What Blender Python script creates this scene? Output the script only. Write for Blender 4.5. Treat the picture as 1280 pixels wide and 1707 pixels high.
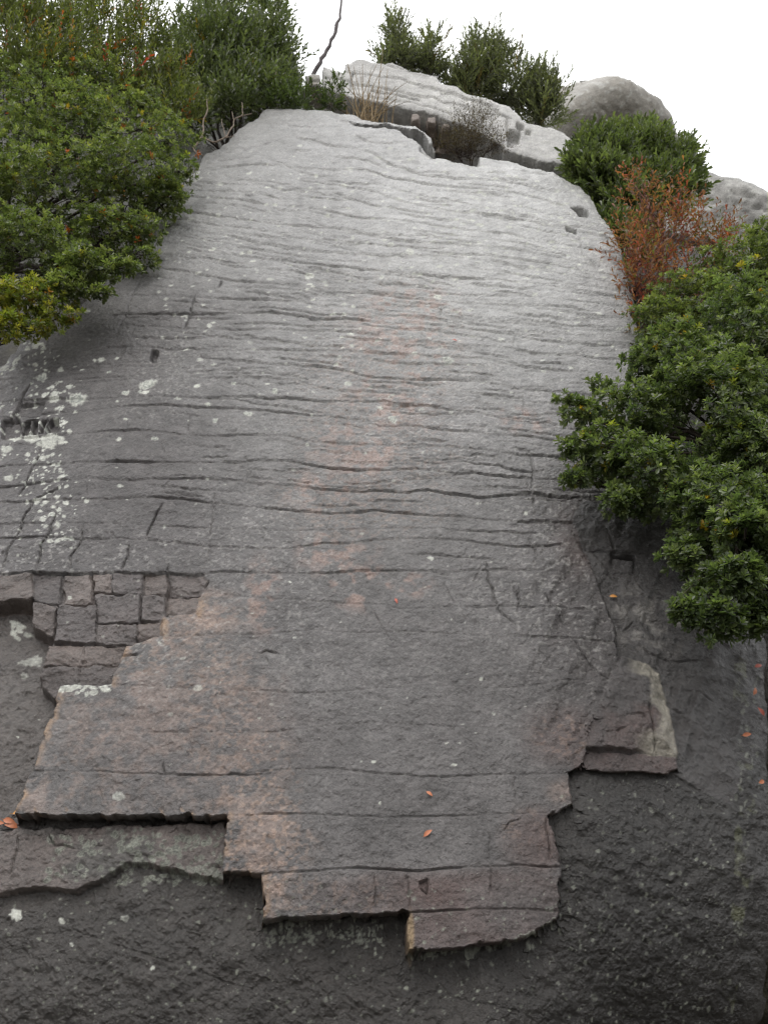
import bpy, math, random
import numpy as np
from mathutils import Matrix, Vector

for o in list(bpy.data.objects):
    bpy.data.objects.remove(o)
SC = bpy.context.scene
COL = SC.collection
RNG = np.random.default_rng(7)
random.seed(7)

# ------------------------------------------------------------------ camera
PITCH = math.radians(25.0)
CAM = np.array([0.0, 0.0, 1.6])
LENS = 28.25
cd = bpy.data.cameras.new('camera')
cam = bpy.data.objects.new('camera', cd)
COL.objects.link(cam)
cam.location = CAM
cam.rotation_euler = (math.pi / 2 + PITCH, 0, 0)
cd.sensor_fit = 'VERTICAL'
cd.sensor_width = 27.0
cd.sensor_height = 36.0
cd.lens = LENS
cd.clip_start = 0.05
cd.clip_end = 2000
cd.dof.use_dof = True
cd.dof.focus_distance = 3.7
cd.dof.aperture_fstop = 3.4
SC.camera = cam

# ------------------------------------------------------------------ sky, sun, exposure
SUN_EL, SUN_AZ = math.radians(58), math.radians(205)     # behind the camera, a little to the left
world = bpy.data.worlds.new('World')
SC.world = world
world.use_nodes = True
wn = world.node_tree
wn.nodes.clear()
w_out = wn.nodes.new('ShaderNodeOutputWorld')
w_bg = wn.nodes.new('ShaderNodeBackground')
w_sky = wn.nodes.new('ShaderNodeTexSky')
w_sky.sky_type = 'NISHITA'
w_sky.sun_disc = False
w_sky.sun_elevation = SUN_EL
w_sky.sun_rotation = SUN_AZ
w_sky.dust_density = 4.0
w_tc = wn.nodes.new('ShaderNodeTexCoord')
w_sep = wn.nodes.new('ShaderNodeSeparateXYZ')
w_map = wn.nodes.new('ShaderNodeMapRange')              # overcast: zenith brighter than horizon
w_map.inputs['From Min'].default_value = 0.0
w_map.inputs['From Max'].default_value = 1.0
w_map.inputs['To Min'].default_value = 5.0
w_map.inputs['To Max'].default_value = 14.5
w_comb = wn.nodes.new('ShaderNodeCombineColor')
w_mix = wn.nodes.new('ShaderNodeMix')
w_mix.data_type = 'RGBA'
w_mix.inputs['Factor'].default_value = 0.9
wn.links.new(w_tc.outputs['Generated'], w_sep.inputs[0])
wn.links.new(w_sep.outputs['Z'], w_map.inputs['Value'])
for ch in range(3):
    wn.links.new(w_map.outputs[0], w_comb.inputs[ch])
wn.links.new(w_sky.outputs[0], w_mix.inputs['A'])
wn.links.new(w_comb.outputs[0], w_mix.inputs['B'])
wn.links.new(w_mix.outputs['Result'], w_bg.inputs['Color'])
w_bg.inputs['Strength'].default_value = 0.12
wn.links.new(w_bg.outputs[0], w_out.inputs[0])

sl = bpy.data.lights.new('sun', 'SUN')
sl.energy = 1.1
sl.angle = math.radians(40)
sl.color = (1.0, 0.97, 0.93)
sun = bpy.data.objects.new('sun', sl)
COL.objects.link(sun)
sd_ = Vector((math.sin(SUN_AZ) * math.cos(SUN_EL), math.cos(SUN_AZ) * math.cos(SUN_EL), math.sin(SUN_EL)))
sun.rotation_euler = sd_.to_track_quat('Z', 'Y').to_euler()
sun.location = sd_ * 30
SC.cycles.use_denoising = True
SC.cycles.denoiser = 'OPENIMAGEDENOISE'
SC.cycles.denoising_input_passes = 'RGB_ALBEDO_NORMAL'
SC.cycles.denoising_prefilter = 'FAST'
SC.cycles.filter_width = 1.2
SC.view_settings.view_transform = 'Standard'
SC.view_settings.look = 'None'
SC.view_settings.exposure = 0.4
SC.view_settings.gamma = 1.0
SC.view_settings.use_curve_mapping = False

# ------------------------------------------------------------------ survey helpers: where a sight line meets the rock
F = LENS / 36.0 * 1707
cp, sp_ = math.cos(PITCH), math.sin(PITCH)
TH = math.radians(70)
E_S = np.array([0, math.cos(TH), math.sin(TH)])
E_N = np.array([0, -math.sin(TH), math.cos(TH)])
FOOT = np.array([0, 3.0, 0.0])


def ray(px, py):
    x = (np.asarray(px, float) - 640) / F
    y = (853.5 - np.asarray(py, float)) / F
    return np.stack([x + 0 * y, cp - sp_ * y + 0 * x, sp_ + cp * y + 0 * x], -1)


def on_slab(px, py, h=0.0):
    d = ray(px, py)
    t = ((FOOT - CAM) @ E_N + h) / (d @ E_N)
    return CAM + d * t[..., None]


def at(px, py, y):
    d = ray(px, py)
    return CAM + d * (y / d[..., 1])[..., None]


def mpp(p):
    """metres per survey pixel at a world point"""
    return float((np.asarray(p) - CAM) @ np.array([0, cp, sp_])) / F


# ------------------------------------------------------------------ numpy noise
TAB = RNG.random((256, 256)).astype(np.float32)


def vnoise(x, y, seed=0):
    x = np.asarray(x) + seed * 17.31
    y = np.asarray(y) + seed * 41.77
    xi = np.floor(x).astype(int)
    yi = np.floor(y).astype(int)
    fx = x - xi
    fy = y - yi
    fx = fx * fx * fx * (fx * (fx * 6 - 15) + 10)
    fy = fy * fy * fy * (fy * (fy * 6 - 15) + 10)
    x0, x1, y0, y1 = xi & 255, (xi + 1) & 255, yi & 255, (yi + 1) & 255
    a = TAB[y0, x0] * (1 - fx) + TAB[y0, x1] * fx
    b = TAB[y1, x0] * (1 - fx) + TAB[y1, x1] * fx
    return (a * (1 - fy) + b * fy) * 2 - 1


def fbm(x, y, seed=0, octv=4, gain=0.5):
    r, a, n = 0, 1.0, 0
    for k in range(octv):
        r = r + a * vnoise(x, y, seed + k * 3)
        n += a
        a *= gain
        x = x * 2.03
        y = y * 2.03
    return r / n


def sstep(a, b, v):
    t = np.clip((v - a) / (b - a), 0, 1)
    return t * t * (3 - 2 * t)


def mixc(c, new, m):
    return c * (1 - m[..., None]) + np.asarray(new) * m[..., None]


def seg_dist(X, Y, p, q):
    dx, dy = q[0] - p[0], q[1] - p[1]
    t = np.clip(((X - p[0]) * dx + (Y - p[1]) * dy) / (dx * dx + dy * dy + 1e-9), 0, 1)
    return np.hypot(X - p[0] - t * dx, Y - p[1] - t * dy), t


def poly_sdf(X, Y, poly):
    d = np.full(X.shape, 1e9)
    ins = np.zeros(X.shape, bool)
    n = len(poly)
    for i in range(n):
        p, q = poly[i], poly[(i + 1) % n]
        d = np.minimum(d, seg_dist(X, Y, p, q)[0])
        if p[1] != q[1]:
            c = ((p[1] > Y) != (q[1] > Y)) & (X < (q[0] - p[0]) * (Y - p[1]) / (q[1] - p[1]) + p[0])
            ins ^= c
    return np.where(ins, -d, d)


def T(ox, oy, sc, pts):
    return [(ox + sc * a, oy + sc * b) for a, b in pts]


# ------------------------------------------------------------------ mesh helpers
def tag(o, label=None, cat=None, group=None, kind=None):
    if label: o['label'] = label
    if cat: o['category'] = cat
    if group: o['group'] = group
    if kind: o['kind'] = kind
    return o


def link(name, me, mat=None, parent=None, loc=None):
    o = bpy.data.objects.new(name, me)
    COL.objects.link(o)
    if mat is not None and me is not None and not me.materials:
        me.materials.append(mat)
    if parent is not None:
        o.parent = parent
    if loc is not None:
        o.location = loc
    return o


def empty(name, loc):
    o = bpy.data.objects.new(name, None)
    o.empty_display_size = 0.1
    COL.objects.link(o)
    o.location = loc
    return o


def np_mesh(name, V, faces, nside, col=None, normals=None, smooth=True, wet=None):
    me = bpy.data.meshes.new(name)
    nf = len(faces)
    me.vertices.add(len(V))
    me.vertices.foreach_set('co', np.ascontiguousarray(V, np.float32).ravel())
    me.loops.add(nf * nside)
    me.loops.foreach_set('vertex_index', np.ascontiguousarray(faces, np.int32).ravel())
    me.polygons.add(nf)
    me.polygons.foreach_set('loop_start', np.arange(0, nf * nside, nside, dtype=np.int32))
    if smooth:
        me.polygons.foreach_set('use_smooth', np.ones(nf, bool))
    if col is not None:
        a = me.attributes.new('tint', 'FLOAT_COLOR', 'POINT')
        c4 = np.ones((len(V), 4), np.float32)
        c4[:, :3] = col
        a.data.foreach_set('color', c4.ravel())
    if wet is not None:
        a = me.attributes.new('wet', 'FLOAT', 'POINT')
        a.data.foreach_set('value', np.ascontiguousarray(wet, np.float32))
    me.update(calc_edges=True)
    me.validate()
    if normals is not None:
        me.normals_split_custom_set_from_vertices(np.ascontiguousarray(normals, np.float32))
    return me


# ------------------------------------------------------------------ materials
def new_mat(name):
    m = bpy.data.materials.new(name)
    m.use_nodes = True
    nt = m.node_tree
    b = nt.nodes['Principled BSDF']
    return m, nt, b


def N(nt, t, **kw):
    n = nt.nodes.new(t)
    for k, v in kw.items():
        if k in n.inputs:
            n.inputs[k].default_value = v
        else:
            setattr(n, k, v)
    return n


def rock_material(name, grain=1.0, bump=1.0, attr=True, base=(0.2, 0.2, 0.19), rough_dry=0.58, rough_wet=0.30):
    m, nt, b = new_mat(name)
    L = nt.links.new
    tc = N(nt, 'ShaderNodeTexCoord')
    geo = N(nt, 'ShaderNodeNewGeometry')
    pos = geo.outputs['Position']
    if attr:
        at_ = N(nt, 'ShaderNodeAttribute', attribute_name='tint')
        colo = at_.outputs['Color']
        wt = N(nt, 'ShaderNodeAttribute', attribute_name='wet').outputs['Fac']
    else:
        rgb = N(nt, 'ShaderNodeRGB')
        rgb.outputs[0].default_value = (*base, 1)
        colo = rgb.outputs[0]
        wt = None
    # mottling
    n1 = N(nt, 'ShaderNodeTexNoise', Scale=9.0, Detail=6.0, Roughness=0.62)
    n2 = N(nt, 'ShaderNodeTexNoise', Scale=75.0, Detail=4.0, Roughness=0.7)
    L(pos, n1.inputs['Vector']); L(pos, n2.inputs['Vector'])
    r1 = N(nt, 'ShaderNodeMapRange'); r1.inputs['From Min'].default_value = .3; r1.inputs['From Max'].default_value = .7
    r1.inputs['To Min'].default_value = .74; r1.inputs['To Max'].default_value = 1.26
    r2 = N(nt, 'ShaderNodeMapRange'); r2.inputs['From Min'].default_value = .3; r2.inputs['From Max'].default_value = .7
    r2.inputs['To Min'].default_value = 1 - .34 * grain; r2.inputs['To Max'].default_value = 1 + .34 * grain
    L(n1.outputs[0], r1.inputs[0]); L(n2.outputs[0], r2.inputs[0])
    mu = N(nt, 'ShaderNodeMath', operation='MULTIPLY')
    L(r1.outputs[0], mu.inputs[0]); L(r2.outputs[0], mu.inputs[1])
    mx = N(nt, 'ShaderNodeMix', data_type='RGBA', blend_type='MULTIPLY'); mx.inputs['Factor'].default_value = 1
    L(colo, mx.inputs['A']); L(mu.outputs[0], mx.inputs['B'])
    # pale feldspar / lichen specks, very small
    vo = N(nt, 'ShaderNodeTexVoronoi', Scale=62.0)
    L(pos, vo.inputs['Vector'])
    lt = N(nt, 'ShaderNodeMapRange'); lt.inputs['From Min'].default_value = .16; lt.inputs['From Max'].default_value = .07
    L(vo.outputs['Distance'], lt.inputs[0])
    sepc = N(nt, 'ShaderNodeSeparateColor'); L(vo.outputs['Color'], sepc.inputs[0])
    gt = N(nt, 'ShaderNodeMath', operation='GREATER_THAN'); gt.inputs[1].default_value = 0.9
    L(sepc.outputs[0], gt.inputs[0])
    n3 = N(nt, 'ShaderNodeTexNoise', Scale=3.2, Detail=3.0); L(pos, n3.inputs['Vector'])
    r3 = N(nt, 'ShaderNodeMapRange'); r3.inputs['From Min'].default_value = .45; r3.inputs['From Max'].default_value = .65
    L(n3.outputs[0], r3.inputs[0])
    m1 = N(nt, 'ShaderNodeMath', operation='MULTIPLY'); L(lt.outputs[0], m1.inputs[0]); L(gt.outputs[0], m1.inputs[1])
    m2 = N(nt, 'ShaderNodeMath', operation='MULTIPLY'); L(m1.outputs[0], m2.inputs[0]); L(r3.outputs[0], m2.inputs[1])
    m3 = N(nt, 'ShaderNodeMath', operation='MULTIPLY'); L(m2.outputs[0], m3.inputs[0]); m3.inputs[1].default_value = .75 * grain
    mx2 = N(nt, 'ShaderNodeMix', data_type='RGBA'); mx2.inputs['B'].default_value = (.34, .34, .30, 1)
    L(m3.outputs[0], mx2.inputs['Factor']); L(mx.outputs['Result'], mx2.inputs['A'])
    L(mx2.outputs['Result'], b.inputs['Base Color'])
    # relief
    b1 = N(nt, 'ShaderNodeTexNoise', Scale=34.0, Detail=7.0, Roughness=0.66); L(pos, b1.inputs['Vector'])
    bp = N(nt, 'ShaderNodeBump', Strength=0.8 * bump, Distance=0.03); L(b1.outputs[0], bp.inputs['Height'])
    b2 = N(nt, 'ShaderNodeTexNoise', Scale=150.0, Detail=3.0, Roughness=0.7); L(pos, b2.inputs['Vector'])
    bp2 = N(nt, 'ShaderNodeBump', Strength=0.4 * bump, Distance=0.006); L(b2.outputs[0], bp2.inputs['Height'])
    L(bp.outputs[0], bp2.inputs['Normal'])
    L(bp2.outputs[0], b.inputs['Normal'])
    if wt is not None:
        rr = N(nt, 'ShaderNodeMapRange'); rr.inputs['To Min'].default_value = rough_dry; rr.inputs['To Max'].default_value = rough_wet
        L(wt, rr.inputs[0]); L(rr.outputs[0], b.inputs['Roughness'])
        # film of water
        cw = N(nt, 'ShaderNodeMath', operation='MULTIPLY'); cw.inputs[1].default_value = .6
        L(wt, cw.inputs[0]); L(cw.outputs[0], b.inputs['Coat Weight'])
        b.inputs['Coat Roughness'].default_value = .17
        b.inputs['Coat IOR'].default_value = 1.33
        L(bp.outputs[0], b.inputs['Coat Normal'])
    else:
        b.inputs['Roughness'].default_value = rough_dry
    b.inputs['Specular IOR Level'].default_value = 0.5
    return m


def leaf_material(name, rough=0.28, trans=0.45):
    m, nt, b = new_mat(name)
    L = nt.links.new
    a = N(nt, 'ShaderNodeAttribute', attribute_name='tint')
    L(a.outputs['Color'], b.inputs['Base Color'])
    b.inputs['Roughness'].default_value = rough
    b.inputs['Specular IOR Level'].default_value = 0.5
    tr = N(nt, 'ShaderNodeBsdfTranslucent')
    br = N(nt, 'ShaderNodeMix', data_type='RGBA', blend_type='MULTIPLY')
    br.inputs['Factor'].default_value = 1
    br.inputs['B'].default_value = (1.5, 1.7, 0.7, 1)
    L(a.outputs['Color'], br.inputs['A'])
    L(br.outputs['Result'], tr.inputs['Color'])
    mx = N(nt, 'ShaderNodeMixShader'); mx.inputs[0].default_value = trans
    L(b.outputs[0], mx.inputs[1]); L(tr.outputs[0], mx.inputs[2])
    L(mx.outputs[0], nt.nodes['Material Output'].inputs['Surface'])
    return m


def bark_material(name, c, rough=0.85):
    m, nt, b = new_mat(name)
    L = nt.links.new
    geo = N(nt, 'ShaderNodeNewGeometry')
    n = N(nt, 'ShaderNodeTexNoise', Scale=45.0, Detail=4.0); L(geo.outputs['Position'], n.inputs['Vector'])
    r = N(nt, 'ShaderNodeMapRange'); r.inputs['From Min'].default_value = .3; r.inputs['From Max'].default_value = .7
    r.inputs['To Min'].default_value = .55; r.inputs['To Max'].default_value = 1.4
    L(n.outputs[0], r.inputs[0])
    mx = N(nt, 'ShaderNodeMix', data_type='RGBA', blend_type='MULTIPLY'); mx.inputs['Factor'].default_value = 1
    mx.inputs['A'].default_value = (*c, 1); L(r.outputs[0], mx.inputs['B'])
    L(mx.outputs['Result'], b.inputs['Base Color'])
    bp = N(nt, 'ShaderNodeBump', Strength=.5, Distance=.01); L(n.outputs[0], bp.inputs['Height']); L(bp.outputs[0], b.inputs['Normal'])
    b.inputs['Roughness'].default_value = rough
    return m


M_ROCK = rock_material('wet_granite')
M_STONE = rock_material('dry_granite', rough_dry=0.8, rough_wet=0.5)
M_SOIL = rock_material('leafy_soil', grain=1.0, bump=1.6)
M_LEAF = leaf_material('glossy_leaf')
M_DULL = leaf_material('dull_leaf', 0.5, 0.45)
M_BARK = bark_material('dark_bark', (0.045, 0.034, 0.026))
M_PALE = bark_material('pale_twig', (0.24, 0.19, 0.15))
M_RED = bark_material('reddish_twig', (0.20, 0.085, 0.07))
M_GROUND = rock_material('forest_floor', attr=False, base=(0.06, 0.05, 0.035), bump=1.5)

# ------------------------------------------------------------------ THE ROCK: layout in survey pixels on the slab plane
xs = np.concatenate([np.arange(-520, -12, 12), np.arange(-12, 1292, 2.0), np.arange(1292, 1800, 12)])
ys = np.concatenate([np.arange(140, 1716, 1.6), np.arange(1716, 1800, 6), np.arange(1800, 2700, 28)])
X0, Y0 = np.meshgrid(xs, ys)
P0 = on_slab(X0, Y0)
U = P0[..., 0]
S = (P0 - FOOT) @ E_S
MPP = ((P0 - CAM) @ np.array([0, cp, sp_])) / F
# slight irregularity of every traced line
X = X0 + 2.2 * vnoise(X0 / 17, Y0 / 17, 1) + 3.0 * vnoise(X0 / 55, Y0 / 55, 2) + 1.0 * vnoise(X0 / 7, Y0 / 7, 3)
Y = Y0 + 1.8 * vnoise(X0 / 19, Y0 / 15, 4) + 2.0 * vnoise(X0 / 60, Y0 / 50, 5) + 0.9 * vnoise(X0 / 7, Y0 / 7, 6)

OUTLINE = [(330, 281), (337, 259), (367, 247), (397, 214), (431, 199), (440, 188), (480, 187), (530, 192), (586, 199), (620, 210), (654, 215),
           (692, 220), (713, 234), (726, 243), (726, 256), (706, 254), (723, 275), (795, 290), (795, 271), (852, 275), (882, 288), (924, 297), (950, 312), (969, 318),
           (988, 339), (1025, 391), (1036, 425), (1055, 504), (1062, 560), (1085, 660), (1120, 780), (1210, 900), (1292, 1050), (1290, 1120), (1306, 1180), (1300, 1250), (1320, 1330), (1316, 1400), (1334, 1470), (1330, 1560), (1346, 1640),
           (1290, 1720), (1360, 2800), (-1200, 2800), (-1200, 660), (-60, 614), (0, 590), (25, 560), (70, 545), (130, 515), (205, 425), (270, 330)]
SLAB = [(439, 1547), (627, 1537), (680, 1534), (676, 1599), (757, 1593), (871, 1573), (925, 1540), (930, 1525), (930, 1460), (913, 1378), (929, 1370),
        (950, 1359), (944, 1310), (965, 1299), (971, 1272), (965, 1250), (1000, 1180), (1022, 1115), (1016, 1065), (995, 1010), (980, 970), (964, 936),
        (950, 890), (960, 858), (1300, 850), (1600, 850), (1600, 0), (-1200, 0), (-1200, 972), (0, 971), (64, 968), (345, 971), (352, 985), (341, 1005), (330, 1037),
        (277, 1041), (275, 1074), (214, 1087), (208, 1108), (188, 1155), (105, 1157), (85, 1225), (60, 1300), (33, 1373), (384, 1379), (374, 1471), (439, 1471)]
BLOCKS_AREA = [(-1200, 1020), (0, 1020), (62, 1018), (56, 1057), (90, 1072), (84, 1087), (70, 1125), (73, 1155), (98, 1172), (300, 1172), (400, 1000), (400, 960), (-1200, 960)]
LOWER_PLATE = [(-300, 1388), (400, 1384), (400, 1474), (374, 1473), (270, 1450), (215, 1440), (175, 1462), (125, 1483), (60, 1478), (0, 1490), (-300, 1500)]
RIGHT_FACE = [(930, 845), (1000, 845), (1300, 845), (1300, 1180), (1225, 1330), (1190, 1322), (1130, 1303), (974, 1306), (940, 1306), (900, 1100)]
RIGHT_BLOCK = [(950, 1245), (1000, 1150), (1025, 1112), (1068, 1114), (1097, 1130), (1114, 1195), (1125, 1259), (1122, 1268), (960, 1267)]
RIGHT_STRIP = [(950, 1268), (1121, 1270), (1125, 1292), (1107, 1301), (974, 1304), (950, 1306)]
tb = lambda pts: T(0, 840, .375, pts)
BLOCKS = [tb(p) for p in [
    [(-400, 350), (-8, 350), (-8, 480), (-400, 480)],
    [(0, 350), (165, 342), (163, 474), (0, 478)], [(172, 346), (290, 346), (275, 483), (166, 478)], [(303, 350), (420, 347), (420, 483), (300, 480)],
    [(430, 347), (505, 347), (505, 430), (430, 428)], [(511, 347), (645, 350), (640, 435), (511, 430)], [(655, 352), (755, 352), (750, 443), (650, 443)], [(767, 352), (940, 356), (912, 440), (765, 443)],
    [(155, 487), (270, 492), (240, 613), (150, 580)], [(277, 492), (438, 490), (435, 645), (252, 640)], [(430, 440), (638, 443), (630, 565), (450, 562)],
    [(645, 450), (745, 450), (740, 558), (640, 558)], [(758, 452), (905, 448), (885, 535), (750, 535)], [(445, 572), (620, 575), (612, 650), (440, 650)],
    [(625, 568), (737, 562), (735, 632), (620, 640)], [(230, 655), (375, 655), (375, 742), (212, 740)], [(382, 660), (600, 655), (560, 740), (382, 742)],
    [(207, 748), (365, 750), (352, 840), (262, 885), (195, 840), (187, 790)], [(371, 750), (545, 746), (500, 835), (358, 838)]]]

# full-width bedding joints, top to bottom, with how open each is
JOINTS = [
    (.9, [(330, 262), (400, 262), (486, 243), (537, 258), (592, 265), (623, 275), (647, 289), (675, 299), (709, 313), (744, 316), (799, 320), (900, 330), (1000, 345)]),
    (1.2, [(330, 290), (434, 285), (486, 292), (560, 300), (613, 301), (634, 307), (654, 316), (682, 321), (716, 328), (778, 334), (826, 338), (900, 350), (1000, 372)]),
    (1.2, [(310, 310), (400, 320), (441, 325), (479, 335), (540, 334), (606, 334), (634, 344), (661, 354), (692, 364), (744, 375), (820, 380), (900, 392), (1020, 410)]),
    (.9, [(300, 335), (400, 350), (455, 361), (493, 364), (531, 372), (565, 378), (606, 386), (654, 390), (713, 400), (800, 408), (900, 420), (1030, 435)]),
    (1.0, [(280, 360), (400, 385), (480, 398), (562, 404), (612, 414), (663, 425), (713, 430), (800, 434), (882, 441), (942, 450), (1040, 465)]),
    (.9, [(270, 390), (360, 408), (440, 428), (494, 436), (560, 444), (620, 447), (690, 448), (742, 449), (785, 456), (817, 462), (846, 464), (930, 475), (1045, 490)]),
    (1.3, [(262, 416), (311, 423), (360, 436), (397, 446), (480, 457), (545, 468), (600, 471), (700, 480), (760, 484), (830, 488), (900, 496), (1050, 516)]),
    (1.1, [(240, 455), (311, 470), (375, 487), (440, 497), (494, 502), (530, 510), (616, 511), (670, 517), (734, 523), (850, 530), (945, 542), (1050, 549)]),
    (1.1, [(230, 505), (270, 509), (330, 517), (412, 522), (505, 526), (540, 533), (594, 534), (641, 540), (684, 541), (734, 547), (770, 551), (835, 556), (893, 560), (945, 567), (1055, 574)]),
    (1.2, [(220, 535), (330, 543), (440, 543), (487, 547), (530, 554), (598, 556), (641, 561), (684, 562), (709, 562), (745, 564), (774, 567), (838, 574), (867, 579), (930, 588), (1055, 600)]),
    (.9, [(200, 552), (240, 556), (311, 564), (375, 568), (480, 573), (551, 574), (584, 577), (630, 581), (655, 587), (706, 593), (800, 597), (858, 599), (889, 604), (945, 609), (1055, 622)]),
    (.8, [(0, 598), (150, 598), (322, 603), (440, 605), (533, 608), (600, 608), (680, 611), (749, 615), (799, 617), (835, 624), (900, 631), (1040, 645)]),
    (1.1, [(0, 615), (150, 617), (255, 624), (311, 629), (440, 627), (494, 631), (533, 633), (584, 641), (620, 648), (691, 651), (738, 651), (785, 652), (828, 657), (864, 664), (921, 669), (1000, 680)]),
    (.6, [(0, 640), (240, 645), (440, 650), (494, 655), (533, 666), (576, 671), (680, 675), (760, 678), (840, 683), (893, 688), (928, 691), (1000, 700)]),
    (1.3, [(0, 660), (101, 665), (150, 672), (240, 676), (337, 681), (440, 682), (494, 685), (548, 689), (641, 687), (670, 691), (713, 694), (749, 702), (799, 709), (835, 718), (900, 723), (1000, 735)]),
    (1.0, [(0, 688), (240, 692), (337, 697), (412, 702), (479, 707), (548, 714), (612, 720), (684, 727), (734, 736), (774, 741), (817, 748), (871, 748), (1000, 757)]),
    (1.1, [(0, 725), (101, 729), (180, 731), (240, 734), (315, 742), (405, 744), (479, 746), (512, 754), (551, 757), (591, 759), (660, 760), (720, 763), (756, 768), (799, 773), (846, 779), (931, 782), (1000, 790)]),
    (1.5, [(0, 775), (142, 780), (210, 783), (289, 788), (375, 790), (440, 786), (487, 787), (558, 799), (612, 802), (673, 804), (691, 802), (727, 807), (752, 813), (785, 811), (828, 816), (871, 818), (963, 822), (1010, 826)]),
    (1.2, [(0, 812), (142, 808), (250, 815), (375, 817), (440, 824), (505, 829), (584, 836), (634, 838), (673, 842), (713, 840), (749, 847), (799, 853), (860, 846), (931, 851), (995, 855)]),
    (1.1, [(0, 840), (248, 846), (315, 849), (368, 857), (420, 863), (489, 869), (558, 874), (626, 872), (722, 883), (764, 886), (860, 894), (928, 895)]),
    (.7, [(0, 881), (38, 883), (142, 885), (225, 889), (322, 896), (375, 900), (480, 903), (560, 903), (700, 904), (764, 908), (860, 912)]),
    (1.1, [(0, 908), (109, 909), (180, 911), (240, 915), (289, 919), (345, 928), (405, 932), (489, 933), (540, 926), (592, 926), (640, 922), (709, 922), (764, 923), (840, 935), (900, 935)]),
    (1.0, [(0, 971), (64, 968), (124, 968), (210, 968), (285, 971), (345, 971), (472, 975), (558, 975), (592, 973), (640, 974), (722, 977), (830, 972), (930, 980)]),
    (.55, [(345, 1002), (400, 1010), (465, 1018), (558, 1025), (626, 1029), (668, 1038), (730, 1037), (850, 1035), (960, 1040)]),
    (.6, [(210, 1080), (275, 1076), (340, 1075), (420, 1077), (523, 1070), (575, 1075), (668, 1075), (800, 1085), (1010, 1090)]),
    (.35, [(105, 1155), (187, 1157), (300, 1163), (420, 1170), (523, 1175), (700, 1165), (850, 1170), (1000, 1150)]),
    (.3, [(60, 1232), (300, 1237), (450, 1240), (620, 1225), (800, 1235), (970, 1240)]),
    (.65, [(50, 1300), (180, 1302), (285, 1307), (380, 1309), (450, 1303), (560, 1300), (700, 1315), (850, 1310), (945, 1310)]),
    (.6, [(30, 1374), (384, 1378), (470, 1374), (560, 1378), (650, 1380), (850, 1375), (950, 1370)]),
    (1.0, [(374, 1471), (439, 1471), (520, 1468), (600, 1462), (680, 1468), (800, 1460), (930, 1458)]),
    (1.0, [(439, 1545), (627, 1536), (680, 1534), (760, 1531), (930, 1525)]),
]
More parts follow.
